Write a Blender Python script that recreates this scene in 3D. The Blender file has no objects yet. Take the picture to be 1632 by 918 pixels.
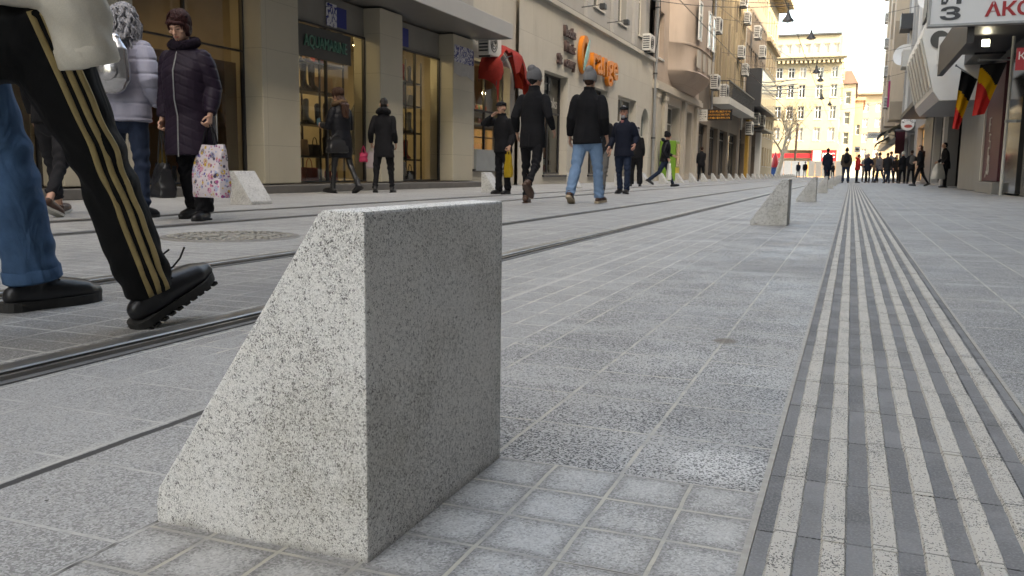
import bpy, math, random
import numpy as np
from mathutils import Vector, Matrix, noise as mnoise
random.seed(7); RNG = np.random.default_rng(7)
PI = math.pi; R_ = math.radians
S = bpy.context.scene
COL = S.collection

# ------------------------------------------------------------------ camera
cam = bpy.data.cameras.new('camera'); camo = bpy.data.objects.new('camera', cam); COL.objects.link(camo)
cam.sensor_width = 36.0; cam.lens = 30.34; cam.clip_start = 0.05; cam.clip_end = 3000
CR = Vector((0.93154, 0.36342, 0.01227)); CU = Vector((-0.06040, 0.12138, 0.99077)); CF = Vector((-0.35857, 0.92369, -0.13502))
mw = Matrix((( CR[0], CU[0], -CF[0], 0), (CR[1], CU[1], -CF[1], 0), (CR[2], CU[2], -CF[2], 0.42), (0, 0, 0, 1)))
camo.matrix_world = mw
cam.dof.use_dof = True; cam.dof.focus_distance = 1.15; cam.dof.aperture_fstop = 40.0
S.camera = camo

# ------------------------------------------------------------------ world, sun, exposure
SUN_EL, SUN_AZ = 42.0, -58.0       # elevation; degrees left (negative: right) of straight behind the camera
wd = bpy.data.worlds.new('World'); S.world = wd; wd.use_nodes = True
wn = wd.node_tree; bg = wn.nodes['Background']; bg.inputs[1].default_value = 0.15
sky = wn.nodes.new('ShaderNodeTexSky'); sky.sky_type = 'NISHITA'; sky.sun_disc = False
sky.sun_elevation = R_(SUN_EL); sky.sun_rotation = R_(180 + SUN_AZ); sky.air_density = 1.0; sky.dust_density = 4.0; sky.ozone_density = 0.3
wn.links.new(sky.outputs[0], bg.inputs[0])
sl = bpy.data.lights.new('sun', 'SUN'); sl.energy = 2.0; sl.angle = R_(0.5); sl.color = (1.0, 0.90, 0.74)
so = bpy.data.objects.new('sun', sl); COL.objects.link(so)
_d = Vector((-math.sin(R_(SUN_AZ)) * math.cos(R_(SUN_EL)), -math.cos(R_(SUN_AZ)) * math.cos(R_(SUN_EL)), math.sin(R_(SUN_EL))))
so.rotation_euler = _d.to_track_quat('Z', 'Y').to_euler(); so.location = (30, -40, 60)
S.view_settings.view_transform = 'Standard'; S.view_settings.look = 'None'
S.view_settings.exposure = 2.92; S.view_settings.gamma = 1.0; S.view_settings.use_curve_mapping = False
S.view_settings.use_white_balance = True; S.view_settings.white_balance_temperature = 8200; S.view_settings.white_balance_tint = 5
S.cycles.max_bounces = 6; S.cycles.diffuse_bounces = 4; S.cycles.glossy_bounces = 3; S.cycles.transparent_max_bounces = 12

# ------------------------------------------------------------------ material helpers
class NT:
    def __init__(s, name):
        s.m = bpy.data.materials.new(name); s.m.use_nodes = True; s.t = s.m.node_tree; s.n = s.t.nodes
        s.b = s.n['Principled BSDF']; s.tc = None
    def node(s, typ, **kw):
        n = s.n.new(typ)
        for k, v in kw.items(): setattr(n, k, v)
        return n
    def inp(s, sock, v):
        if v is None: return
        if isinstance(v, bpy.types.NodeSocket): s.t.links.new(v, sock)
        elif isinstance(v, (tuple, list)) and sock.type == 'RGBA' and len(v) == 3: sock.default_value = (*v, 1)
        else: sock.default_value = v
    def obj(s):
        if not s.tc: s.tc = s.node('ShaderNodeTexCoord')
        return s.tc.outputs['Object']
    def xyz(s):
        sp = s.node('ShaderNodeSeparateXYZ'); s.inp(sp.inputs[0], s.obj()); return sp.outputs
    def comb(s, x=0., y=0., z=0.):
        c = s.node('ShaderNodeCombineXYZ')
        for i, v in enumerate((x, y, z)): s.inp(c.inputs[i], v)
        return c.outputs[0]
    def ma(s, op, a, b=None, c=None):
        n = s.node('ShaderNodeMath', operation=op)
        for i, v in enumerate((a, b, c)): s.inp(n.inputs[i], v)
        return n.outputs[0]
    def smooth(s, v, lo, hi, o0=0., o1=1.):
        n = s.node('ShaderNodeMapRange', interpolation_type='SMOOTHSTEP')
        s.inp(n.inputs[0], v); n.inputs[1].default_value = lo; n.inputs[2].default_value = hi; n.inputs[3].default_value = o0; n.inputs[4].default_value = o1
        return n.outputs[0]
    def mapv(s, scale=(1, 1, 1), loc=(0, 0, 0), rot=(0, 0, 0), v=None):
        n = s.node('ShaderNodeMapping'); s.inp(n.inputs[0], v or s.obj())
        n.inputs[1].default_value = loc; n.inputs[2].default_value = rot; n.inputs[3].default_value = scale
        return n.outputs[0]
    def noise(s, scale, detail=3., rough=.55, v=None, col=False, dist=0.):
        n = s.node('ShaderNodeTexNoise'); s.inp(n.inputs['Vector'], v or s.obj())
        n.inputs['Scale'].default_value = scale; n.inputs['Detail'].default_value = detail; n.inputs['Roughness'].default_value = rough; n.inputs['Distortion'].default_value = dist
        return n.outputs['Color' if col else 'Fac']
    def voro(s, scale, v=None, out='Color', feature='F1'):
        n = s.node('ShaderNodeTexVoronoi', feature=feature); s.inp(n.inputs['Vector'], v or s.obj()); n.inputs['Scale'].default_value = scale
        return n.outputs[out]
    def mix(s, f, a, b, mode='MIX'):
        n = s.node('ShaderNodeMix', data_type='RGBA', blend_type=mode)
        s.inp(n.inputs[0], f); s.inp(n.inputs[6], a); s.inp(n.inputs[7], b); return n.outputs[2]
    def brick(s, v, w, h, mortar, c1, c2, cm, offset=0., smooth=.1, bias=0.):
        n = s.node('ShaderNodeTexBrick'); n.offset = offset; n.offset_frequency = 2; n.squash = 1
        s.inp(n.inputs['Vector'], v)
        for k, x in (('Color1', c1), ('Color2', c2), ('Mortar', cm)): s.inp(n.inputs[k], x)
        n.inputs['Scale'].default_value = 1; n.inputs['Mortar Size'].default_value = mortar; n.inputs['Mortar Smooth'].default_value = smooth
        n.inputs['Bias'].default_value = bias; n.inputs['Brick Width'].default_value = w; n.inputs['Row Height'].default_value = h
        return n.outputs['Color'], n.outputs['Fac']
    def bump(s, h, strength=.3, dist=.005, prev=None):
        n = s.node('ShaderNodeBump'); n.inputs['Strength'].default_value = strength; n.inputs['Distance'].default_value = dist
        s.inp(n.inputs['Height'], h)
        if prev: s.inp(n.inputs['Normal'], prev)
        return n.outputs[0]
    def done(s, col=None, rough=None, normal=None, **kw):
        s.inp(s.b.inputs['Base Color'], col); s.inp(s.b.inputs['Roughness'], rough); s.inp(s.b.inputs['Normal'], normal)
        for k, v in kw.items(): s.inp(s.b.inputs[k.replace('_', ' ')], v)
        return s.m

def sc(c, k): return tuple(min(1., x * k) for x in c)
def plain(name, c, rough=.6, var=.18, scale=6., bump=.0, bscale=60., **kw):
    t = NT(name); f = t.noise(scale, 4)
    col = t.mix(f, sc(c, 1 - var), sc(c, 1 + var))
    nrm = t.bump(t.noise(bscale, 3), bump, .004) if bump else None
    return t.done(col, rough, nrm, **kw)
def fabric(name, c, rough=.85, var=.25, wr=.5, wscale=9., dist=.03, sheen=.0):
    t = NT(name)
    f = t.noise(14., 5, .6); fine = t.noise(420., 2)
    col = t.mix(f, sc(c, 1 - var), sc(c, 1 + var)); col = t.mix(t.smooth(fine, .3, .7, .0, .25), col, sc(c, .6))
    w = t.noise(wscale, 3, .5, v=t.mapv((1, 1, .45)), dist=1.2)
    n = t.bump(w, wr, dist); n = t.bump(fine, .15, .002, n)
    return t.done(col, rough, n, Sheen_Weight=sheen, Specular_IOR_Level=.22)
def emit(name, c, st):
    t = NT(name); t.inp(t.b.inputs['Emission Color'], c); t.b.inputs['Emission Strength'].default_value = st
    return t.done(c, .5)
def glassy(name, tint=(.85, .9, .9), clear=.8, rough=.02):
    t = NT(name); tr = t.node('ShaderNodeBsdfTransparent'); gl = t.node('ShaderNodeBsdfGlossy'); gl.inputs['Roughness'].default_value = rough
    t.inp(tr.inputs[0], tint); fr = t.node('ShaderNodeFresnel'); fr.inputs[0].default_value = 1.5
    fac = t.ma('ADD', t.ma('MULTIPLY', fr.outputs[0], 1.0), (1 - clear) * .3)
    mx = t.node('ShaderNodeMixShader'); t.inp(mx.inputs[0], fac); t.inp(mx.inputs[1], tr.outputs[0]); t.inp(mx.inputs[2], gl.outputs[0])
    t.t.links.new(mx.outputs[0], t.n['Material Output'].inputs[0]); t.n.remove(t.b)
    return t.m
def stone(name, c, bw=.8, bh=.4, mortar=.006, cm=None, axis='x', var=.12, stain=.25, offset=.5, rough=.8, joint_bump=.5, grime=(.25, .22, .18)):
    """facade stone or render; axis = the direction the wall faces"""
    t = NT(name); x, y, z = t.xyz()
    v = t.comb(y if axis == 'x' else x, z, 0.)
    bc, bf = t.brick(v, bw, bh, mortar, sc(c, 1 - var), sc(c, 1 + var), cm or sc(c, .55), offset)
    n1 = t.noise(1.1, 5, .6); st = t.noise(1.6, 5, .65, v=t.mapv((1.2, 1.2, .22)))
    col = t.mix(t.smooth(n1, .3, .75, 0., .35), bc, sc(c, .8))
    col = t.mix(t.smooth(st, .52, .78, 0., stain), col, grime)
    nrm = t.bump(t.ma('SUBTRACT', 1., bf), joint_bump, .01) if joint_bump else None
    nrm = t.bump(t.noise(45., 4), .25, .006, nrm)
    return t.done(col, rough, nrm)

# ------------------------------------------------------------------ mesh helpers
class MB:
    def __init__(s): s.v = []; s.f = []; s.mi = []
    def add(s, verts, faces, m=0):
        o = len(s.v); s.v.extend([tuple(map(float, p)) for p in verts]); s.f.extend([tuple(i + o for i in f) for f in faces]); s.mi.extend([m] * len(faces)); return s
    def box(s, x0, x1, y0, y1, z0, z1, m=0, b=0.):
        if x1 < x0: x0, x1 = x1, x0
        if y1 < y0: y0, y1 = y1, y0
        if z1 < z0: z0, z1 = z1, z0
        b = min(b, (x1 - x0) * .49, (y1 - y0) * .49, (z1 - z0) * .49)
        if b <= 0:
            return s.add([(x, y, z) for x in (x0, x1) for y in (y0, y1) for z in (z0, z1)], [(0, 1, 3, 2), (4, 6, 7, 5), (0, 4, 5, 1), (2, 3, 7, 6), (0, 2, 6, 4), (1, 5, 7, 3)], m)
        vs = []; idx = {}
        for sx in (0, 1):
            for sy in (0, 1):
                for sz in (0, 1):
                    X, Y, Z = (x0, x1)[sx], (y0, y1)[sy], (z0, z1)[sz]; dx, dy, dz = (b, -b)[sx], (b, -b)[sy], (b, -b)[sz]
                    for a, p in enumerate(((X, Y + dy, Z + dz), (X + dx, Y, Z + dz), (X + dx, Y + dy, Z))): idx[(sx, sy, sz, a)] = len(vs); vs.append(p)
        F = []; k = idx
        for i in (0, 1):
            F.append([k[(i, 0, 0, 0)], k[(i, 1, 0, 0)], k[(i, 1, 1, 0)], k[(i, 0, 1, 0)]]); F.append([k[(0, i, 0, 1)], k[(1, i, 0, 1)], k[(1, i, 1, 1)], k[(0, i, 1, 1)]]); F.append([k[(0, 0, i, 2)], k[(1, 0, i, 2)], k[(1, 1, i, 2)], k[(0, 1, i, 2)]])
            for j in (0, 1):
                F.append([k[(0, i, j, 1)], k[(1, i, j, 1)], k[(1, i, j, 2)], k[(0, i, j, 2)]]); F.append([k[(i, 0, j, 0)], k[(i, 1, j, 0)], k[(i, 1, j, 2)], k[(i, 0, j, 2)]]); F.append([k[(i, j, 0, 0)], k[(i, j, 1, 0)], k[(i, j, 1, 1)], k[(i, j, 0, 1)]])
                for l in (0, 1): F.append([k[(i, j, l, 0)], k[(i, j, l, 1)], k[(i, j, l, 2)]])
        return s.add(vs, F, m)
    def prism(s, poly, axis, lo, hi, m=0):
        """poly: list of 2-D points in the two other axes (in x,y,z order)"""
        n = len(poly); P = lambda a, d: (d, a[0], a[1]) if axis == 'x' else ((a[0], d, a[1]) if axis == 'y' else (a[0], a[1], d))
        return s.add([P(p, lo) for p in poly] + [P(p, hi) for p in poly], [tuple(range(n))[::-1], tuple(range(n, 2 * n))] + [(i, (i + 1) % n, n + (i + 1) % n, n + i) for i in range(n)], m)
    def tube(s, pts, rad, n=10, m=0, cap=True, round_=False, flat=None):
        """swept tube; rad scalar or list of r or (ra, rb); flat = reference direction of ra"""
        P = [Vector(p) for p in pts]; k = len(P)
        rr = rad if isinstance(rad, (list, tuple)) and len(rad) == k else [rad] * k
        rr = [(r, r) if not isinstance(r, (tuple, list)) else tuple(r) for r in rr]
        T = [(P[min(i + 1, k - 1)] - P[max(i - 1, 0)]).normalized() for i in range(k)]
        ref = Vector(flat) if flat is not None else (Vector((0, 0, 1)) if abs(T[0].z) < .9 else Vector((1, 0, 0)))
        rings = []
        if round_:
            hs = (.35, .75, .95)
            P2, R2, T2 = [], [], []
            for a in hs: P2.append(P[0] - T[0] * min(rr[0]) * math.sqrt(1 - a * a)); R2.append((rr[0][0] * a, rr[0][1] * a)); T2.append(T[0])
            P2 += P; R2 += rr; T2 += T
            for a in hs[::-1]: P2.append(P[-1] + T[-1] * min(rr[-1]) * math.sqrt(1 - a * a)); R2.append((rr[-1][0] * a, rr[-1][1] * a)); T2.append(T[-1])
            P, rr, T = P2, R2, T2; k = len(P)
        vs = []; u = ref
        for i in range(k):
            u = (u - T[i] * u.dot(T[i]))
            if u.length < 1e-5: u = Vector((1, 0, 0)) - T[i] * T[i].x
            u.normalize(); w = T[i].cross(u)
            if flat is not None: u0 = Vector(flat) - T[i] * Vector(flat).dot(T[i]); u = u0.normalized() if u0.length > 1e-4 else u; w = T[i].cross(u)
            for j in range(n):
                a = 2 * PI * j / n; vs.append(P[i] + u * (math.cos(a) * rr[i][0]) + w * (math.sin(a) * rr[i][1]))
        F = [(i * n + j, i * n + (j + 1) % n, (i + 1) * n + (j + 1) % n, (i + 1) * n + j) for i in range(k - 1) for j in range(n)]
        if cap: F += [tuple(range(n))[::-1], tuple(range((k - 1) * n, k * n))]
        return s.add(vs, F, m)
    def ell(s, c, r, n=14, m=0, rot=None):
        c = Vector(c); vs = []; k = max(6, n // 2 + 1)
        for i in range(1, k):
            t = PI * i / k
            for j in range(n):
                a = 2 * PI * j / n; p = Vector((r[0] * math.sin(t) * math.cos(a), r[1] * math.sin(t) * math.sin(a), r[2] * math.cos(t)))
                vs.append(c + (rot @ p if rot else p))
        top = len(vs); e = Vector((0, 0, r[2])); vs.append(c + (rot @ e if rot else e)); vs.append(c - (rot @ e if rot else e))
        F = [(i * n + j, (i + 1) * n + j, (i + 1) * n + (j + 1) % n, i * n + (j + 1) % n) for i in range(k - 2) for j in range(n)]
        F += [(top, j, (j + 1) % n) for j in range(n)] + [(top + 1, (k - 2) * n + (j + 1) % n, (k - 2) * n + j) for j in range(n)]
        return s.add(vs, F, m)
    def lathe(s, prof, c=(0, 0, 0), n=20, m=0):
        vs = [(c[0] + r * math.cos(2 * PI * j / n), c[1] + r * math.sin(2 * PI * j / n), c[2] + z) for r, z in prof for j in range(n)]
        return s.add(vs, [(i * n + j, i * n + (j + 1) % n, (i + 1) * n + (j + 1) % n, (i + 1) * n + j) for i in range(len(prof) - 1) for j in range(n)], m)
    def quad(s, a, b, c, d, m=0): return s.add([a, b, c, d], [(0, 1, 2, 3)], m)
    def xf(s, M):
        s.v = [tuple(M @ Vector(p)) for p in s.v]; return s
    def mesh(s, name):
        me = bpy.data.meshes.new(name); me.from_pydata(s.v, [], s.f); me.polygons.foreach_set('material_index', s.mi); me.update(); return me

def link(me, name, mats, parent=None, smooth=False, fixn=True):
    if not isinstance(mats, (list, tuple)): mats = [mats]
    for m in mats: me.materials.append(m)
    if fixn:
        import bmesh
        bm = bmesh.new(); bm.from_mesh(me); bmesh.ops.recalc_face_normals(bm, faces=bm.faces); bm.to_mesh(me); bm.free()
    if smooth:
        me.polygons.foreach_set('use_smooth', [True] * len(me.polygons))
        if smooth != 'all': me.set_sharp_from_angle(angle=R_(40))
    o = bpy.data.objects.new(name, me); COL.objects.link(o)
    if parent is not None:
        o.parent = parent; q = parent; M = Matrix()
        while q is not None and q.type == 'EMPTY' or (q is not None and q.get('_loc') is not None):
            M = Matrix.Translation(q.location) @ q.rotation_euler.to_matrix().to_4x4(); break
        if parent.type == 'EMPTY': o.matrix_parent_inverse = M.inverted()
        # mesh parents sit at the origin of the same empty's frame: their own matrix cancels out
        elif parent.parent is not None: o.matrix_parent_inverse = Matrix()
    return o
def obj(name, mb, mats, parent=None, smooth=False):
    return link(mb.mesh(name), name, mats, parent, smooth)
def tag(o, label, cat, group=None, kind=None):
    o['label'] = label; o['category'] = cat
    if group: o['group'] = group
    if kind: o['kind'] = kind
    return o
def thing(name, label, cat, loc=(0, 0, 0), group=None):
    o = bpy.data.objects.new(name, None); COL.objects.link(o); o.location = loc; o.empty_display_size = .1
    return tag(o, label, cat, group)
def struct(name, mb, mats, smooth=False):
    o = obj(name, mb, mats, None, smooth); o['kind'] = 'structure'; return o
def dup(o, loc=None, label=None, parent=None, rotz=None):
    c = o.copy(); COL.objects.link(c)
    if parent is not None: c.parent = parent
    if loc is not None: c.location = loc
    if rotz is not None: c.rotation_euler.z = rotz
    if label: c['label'] = label
    for ch in list(o.children): dup(ch, parent=c)
    return c
def textmesh(txt, size, depth=.01, bold=0.):
    cu = bpy.data.curves.new('letters', 'FONT'); cu.body = txt; cu.size = size; cu.extrude = depth; cu.align_x = 'CENTER'; cu.align_y = 'CENTER'; cu.offset = bold; cu.resolution_u = 3
    o = bpy.data.objects.new('letters', cu); COL.objects.link(o)
    me = bpy.data.meshes.new_from_object(o.evaluated_get(bpy.context.evaluated_depsgraph_get()))
    bpy.data.objects.remove(o); bpy.data.curves.remove(cu); return me
def letters(txt, size, at, face, mat, parent=None, depth=.01, bold=0., name='lettering', rot=0., sx=1., up=None):
    """flat lettering; face: '+x' read from the street's +x side, '-x', '-y'"""
    me = textmesh(txt, size, depth, bold)
    if face == '+x': B = Matrix(((0, 0, 1), (1, 0, 0), (0, 1, 0)))
    elif face == '-x': B = Matrix(((0, 0, -1), (-1, 0, 0), (0, 1, 0)))
    else: B = Matrix(((1, 0, 0), (0, 0, -1), (0, 1, 0)))
    M = Matrix.Translation(at) @ B.to_4x4() @ Matrix.Rotation(rot, 4, 'Z') @ Matrix.Diagonal((sx, 1, 1, 1))
    me.transform(M); return link(me, name, mat, parent, fixn=False)
# ------------------------------------------------------------------ ground
def paving_mat():
    t = NT('paving'); x, y, z = t.xyz()
    def cell(x0, w, y0, h, mort, c1, c2, cm, off=0.):
        v = t.comb(t.ma('SUBTRACT', xw, x0 - 50 * w), t.ma('SUBTRACT', yw, y0 - 400 * h), 0.); cm = t.mix(mbreak, sc(g, .9), cm)
        return t.brick(v, w, h, mort, c1, c2, cm, off, .25)
    wob = t.ma('MULTIPLY', t.ma('SUBTRACT', t.noise(9., 3), .5), .012)
    xw = t.ma('ADD', x, t.ma('MULTIPLY', t.ma('SUBTRACT', t.noise(14., 3), .5), .0045)); yw = t.ma('ADD', y, t.ma('MULTIPLY', t.ma('SUBTRACT', t.noise(14., 3, v=t.mapv((1, 1, 1), (5, 5, 5))), .5), .0045)); mbreak = t.smooth(t.noise(11., 4, .65), .36, .6, .15, .85)
    g = (.33, .325, .315)
    A = cell(-.0805, .0965, .848, .0985, .0030, sc(g, .95), sc(g, 1.08), (.50, .47, .39))
    B = cell(-.0805, .195, 1.140, .2, .0036, sc(g, 1.0), sc(g, 1.18), (.50, .47, .40))
    C = cell(-.745, .0958, .80, .20, .0048, sc(g, .86), sc(g, 1.1), (.56, .53, .47))
    L = cell(-.745, .2875, .70, .19, .0034, sc(g, 1.0), sc(g, 1.12), (.50, .49, .46))
    T = cell(-1.47, .20, .0, .10, .0055, sc(g, .70), sc(g, .95), (.54, .53, .50))
    Rr = cell(.315, .195, .9, .60, .0042, sc(g, .78), sc(g, .98), (.50, .47, .40))
    W = cell(-5.6, .6, .0, .6, .004, sc(g, .85), sc(g, 1.02), (.2, .2, .2))
    st = lambda v, e: t.ma('GREATER_THAN', v, e)
    yb = st(y, 1.140)
    def zone(i):
        c = t.mix(yb, A[i], B[i]); left = t.mix(st(y, 1.55), L[i], C[i])
        c = t.mix(st(x, -.742), left, c); c = t.mix(st(x, -1.46), T[i], c); c = t.mix(st(x, -5.6), W[i], c); c = t.mix(st(x, .1), c, Rr[i]); return c
    col = zone(0); mort = zone(1)
    # exposed aggregate: black chips, strongest in the big slabs
    sp = t.voro(400.); spv = t.node('ShaderNodeSeparateColor'); t.inp(spv.inputs[0], sp)
    patch = t.noise(5.5, 3, .5)
    zoneS = t.mix(yb, (.5,) * 3, (1.,) * 3); zoneS = t.mix(st(x, -.742), (.45,) * 3, zoneS); zoneS = t.mix(st(x, .1), zoneS, (.8,) * 3)
    zs = t.node('ShaderNodeSeparateColor'); t.inp(zs.inputs[0], zoneS)
    chip = t.ma('MULTIPLY', t.ma('LESS_THAN', spv.outputs[0], t.smooth(patch, .3, .7, .26, .55)), zs.outputs[0])
    inv = t.ma('SUBTRACT', 1., mort); chip = t.ma('MULTIPLY', chip, inv)
    col = t.mix(t.ma('MULTIPLY', chip, .93), col, (.030, .032, .036))
    fl = t.ma('MULTIPLY', st(spv.outputs[1], .78), inv); col = t.mix(t.ma('MULTIPLY', fl, .55), col, (.55, .55, .54))
    # dust trodden over slabs: pale centres of the small setts, streaks across, and stains
    lx = t.ma('PINGPONG', t.ma('SUBTRACT', x, -.0805 - .0965 * 40), .04825); ly = t.ma('PINGPONG', t.ma('SUBTRACT', y, .848 - .0985 * 40), .04925)
    wob2 = t.ma('MULTIPLY', t.ma('SUBTRACT', t.noise(38., 4, .65), .5), .05)
    cen = t.ma('MULTIPLY', t.smooth(t.ma('ADD', lx, wob2), .002, .030), t.smooth(t.ma('ADD', ly, wob2), .002, .030))
    smallz = t.ma('MULTIPLY', t.ma('MULTIPLY', st(x, -.75), t.ma('SUBTRACT', 1., yb)), t.ma('SUBTRACT', 1., st(x, -.07)))
    col = t.mix(t.ma('MULTIPLY', t.ma('MULTIPLY', cen, smallz), t.smooth(t.noise(7., 3), .3, .7, .05, .5)), col, (.60, .60, .585))
    d1 = t.noise(1.7, 6, .62); col = t.mix(t.smooth(d1, .45, .75, 0., .4), col, (.36, .355, .34))
    d2 = t.noise(2.6, 5, .6, v=t.mapv((.35, 1.6, 1))); col = t.mix(t.smooth(d2, .55, .78, 0., .5), col, (.52, .52, .50))
    d3 = t.noise(.8, 6, .6, v=t.mapv((1, 1, 1), (9, 4, 0))); col = t.mix(t.smooth(d3, .5, .75, 0., .5), col, (.14, .145, .155))
    d4 = t.noise(22., 5, .7); col = t.mix(t.smooth(d4, .56, .75, 0., .35), col, (.12, .12, .12))
    # pale joints along the street and the broad mortar line and bands across
    def line(p, w, hard=.6): return t.smooth(t.ma('ABSOLUTE', t.ma('SUBTRACT', t.ma('ADD', x, wob), p)), w * hard, w, 1., 0.)
    def band(p, w): return t.smooth(t.ma('ABSOLUTE', t.ma('SUBTRACT', y, p)), w * .8, w, 1., 0.)
    col = t.mix(t.ma('MULTIPLY', line(-1.036, .014), t.ma('ADD', .32, t.ma('MULTIPLY', st(y, 1.5), .3))), col, (.47, .46, .43))
    col = t.mix(t.ma('MULTIPLY', line(-1.017, .0105), t.ma('MULTIPLY', t.ma('LESS_THAN', y, 1.5), .95)), col, (.03, .03, .03))
    gap = t.ma('MULTIPLY', line(-.744, .0035), t.ma('LESS_THAN', y, 1.2)); col = t.mix(t.ma('MULTIPLY', gap, t.smooth(t.noise(14., 2), .35, .55)), col, (.02, .02, .02))
    bx = t.ma('MULTIPLY', st(x, -1.3), t.ma('LESS_THAN', x, -.08))
    for p, w in ((7.72, .15), (14.9, .2)): col = t.mix(t.ma('MULTIPLY', t.ma('MULTIPLY', band(p, w), bx), t.smooth(t.noise(3., 4), .3, .6, .05, .45)), col, (.46, .455, .44))
    pd = t.ma('ADD', t.ma('POWER', t.ma('DIVIDE', t.ma('ADD', x, .15), .075), 2.), t.ma('POWER', t.ma('DIVIDE', t.ma('SUBTRACT', y, 1.235), .075), 2.)); pd = t.ma('ADD', pd, t.ma('MULTIPLY', t.noise(25., 4), 1.2)); col = t.mix(t.ma('MULTIPLY', t.smooth(pd, .7, 2.0, .65, 0.), t.ma('SUBTRACT', 1., t.ma('MULTIPLY', chip, .75))), col, (.66, .66, .65))
    # brown stain near the strip
    dx = t.ma('DIVIDE', t.ma('ADD', x, .272), .035); dy = t.ma('DIVIDE', t.ma('SUBTRACT', y, 2.19), .05)
    rad = t.ma('ADD', t.ma('MULTIPLY', dx, dx), t.ma('MULTIPLY', dy, dy)); rad = t.ma('ADD', rad, t.ma('MULTIPLY', t.noise(40., 3), 1.2))
    col = t.mix(t.smooth(rad, .7, 1.7, .75, 0.), col, (.13, .10, .065))
    # grey halo and dark open seams round the small setts
    seam = t.ma('MULTIPLY', smallz, t.smooth(t.noise(3.2, 2, v=t.mapv((1, 1, 1), (3, 1, 0))), .52, .60)); ey = t.smooth(ly, .0006, .0018, 1., 0.); col = t.mix(t.ma('MULTIPLY', t.ma('MULTIPLY', seam, ey), .9), col, (.03, .03, .03))
    gr = t.smooth(t.ma('MINIMUM', lx, ly), .003, .018, .4, 0.); col = t.mix(t.ma('MULTIPLY', t.ma('MULTIPLY', gr, smallz), inv), col, (.17, .165, .155))
    # scattered grit
    gv = t.voro(38., None, 'Distance'); gc = t.node('ShaderNodeSeparateColor'); t.inp(gc.inputs[0], t.voro(38.)); col = t.mix(t.ma('MULTIPLY', t.ma('LESS_THAN', gv, t.ma('MULTIPLY', gc.outputs[0], .10)), st(gc.outputs[1], .86)), col, (.045, .04, .036))
    h = t.ma('SUBTRACT', t.ma('MULTIPLY', t.noise(260., 3), .25), mort)
    n = t.bump(h, .5, .004); n = t.bump(t.noise(30., 3), .15, .01, n)
    return t.done(col, t.smooth(d1, .3, .7, .55, .8), n)
M_pav = paving_mat()
M_asph = plain('ground_asphalt', (.07, .07, .072), .9, .3, 3., .4, 80)
struct('ground', MB().quad((-900, -700, -.02), (900, -700, -.02), (900, 1500, -.02), (-900, 1500, -.02)), M_asph)
def grid(x0, x1, y0, y1, z):
    return MB().quad((x0, y0, z), (x1, y0, z), (x1, y1, z), (x0, y1, z))
struct('street_paving', grid(-9.0, 3.5, -50, 134, 0.), M_pav)

# tactile strip: dark slate tiles with raised pale granite ribs
def tact_mats():
    t = NT('slate_tile'); x, y, z = t.xyz()
    bc, bf = t.brick(t.comb(t.ma('ADD', x, 20.), t.ma('ADD', y, 20. - .012), 0.), .057, .20, .0022, (.115, .118, .122), (.185, .188, .192), (.02, .02, .02), 0., .2)
    d = t.noise(8., 5, .6, dist=.6); col = t.mix(t.smooth(d, .46, .62, 0., .4), bc, (.26, .265, .27)); d2 = t.noise(3.5, 4, .6); col = t.mix(t.smooth(d2, .5, .7, 0., .45), col, (.09, .09, .088)); f = t.noise(300., 2)
    col = t.mix(t.smooth(f, .42, .7, 0., .65), col, (.25, .25, .255))
    dark = t.done(col, .85, t.bump(f, .6, .003, t.bump(t.ma('SUBTRACT', 1., bf), .6, .004)))
    t = NT('granite_rib'); x, y, z = t.xyz(); c = t.node('ShaderNodeSeparateColor'); t.inp(c.inputs[0], t.voro(720.))
    n1 = t.noise(10., 4); thr = t.smooth(n1, .4, .75, .06, .36)
    col = t.mix(t.noise(5., 4), (.42, .405, .375), (.56, .53, .47)); col = t.mix(t.ma('LESS_THAN', c.outputs[0], thr), col, (.07, .07, .07))
    seam = t.ma('PINGPONG', t.ma('ADD', y, 20. - .012), .1); col = t.mix(t.smooth(seam, .0006, .0022, .8, 0.), col, (.06, .06, .055))
    rib = t.done(col, .75, t.bump(t.noise(220., 3), .5, .004))
    t = NT('strip_joint'); j = t.done(t.mix(t.noise(60., 3), (.25, .24, .22), (.48, .46, .42)), .9, t.bump(t.noise(150., 3), .5, .004))
    return dark, rib, j
M_slate, M_rib, M_joint = tact_mats()
XL, XR = -.079, .308
struct('tactile_paving', MB().box(XL, XR, -4, 62, -.02, .003, 0), M_slate)
ribs = MB(); rr_ = random.Random(3)
for k in range(7):
    x0 = -.062 + k * .0533; y = -4.
    while y < 62:
        ln = .2 if y < 5 else (.4 if y < 12 else 4.); j = [rr_.uniform(-.0009, .0009) for _ in range(4)] if y < 12 else [0] * 4; n = 8 if .4 < y < 3.4 else 1
        rows = []
        for i in range(n + 1):
            yy = y + .0012 + (ln - .0024) * i / n; e = [rr_.uniform(-.0007, .0007) if n > 1 else 0 for _ in range(4)]; zt = .0072 + j[2] * .8
            rows.append([(x0 + .0008 + j[0] + e[0], yy, .0028), (x0 + .0034 + j[0] + e[1], yy, zt), (x0 + .0270 + j[1] + e[2], yy, zt + j[3] * .6), (x0 + .0298 + j[1] + e[3], yy, .0028)])
        vs = [p for r in rows for p in r]; ribs.add(vs, [(i * 4 + q, i * 4 + q + 1, i * 4 + q + 5, i * 4 + q + 4) for i in range(n) for q in range(3)] + [(0, 1, 2, 3), tuple(n * 4 + q for q in (3, 2, 1, 0))]); y += ln
struct('tactile_ribs', ribs, M_rib)
jb = MB()
for x0 in (XL - .009, XR + .001): jb.box(x0, x0 + .008, -4, 62, -.02, .004)
struct('strip_mortar_joint', jb, M_joint)

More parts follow.
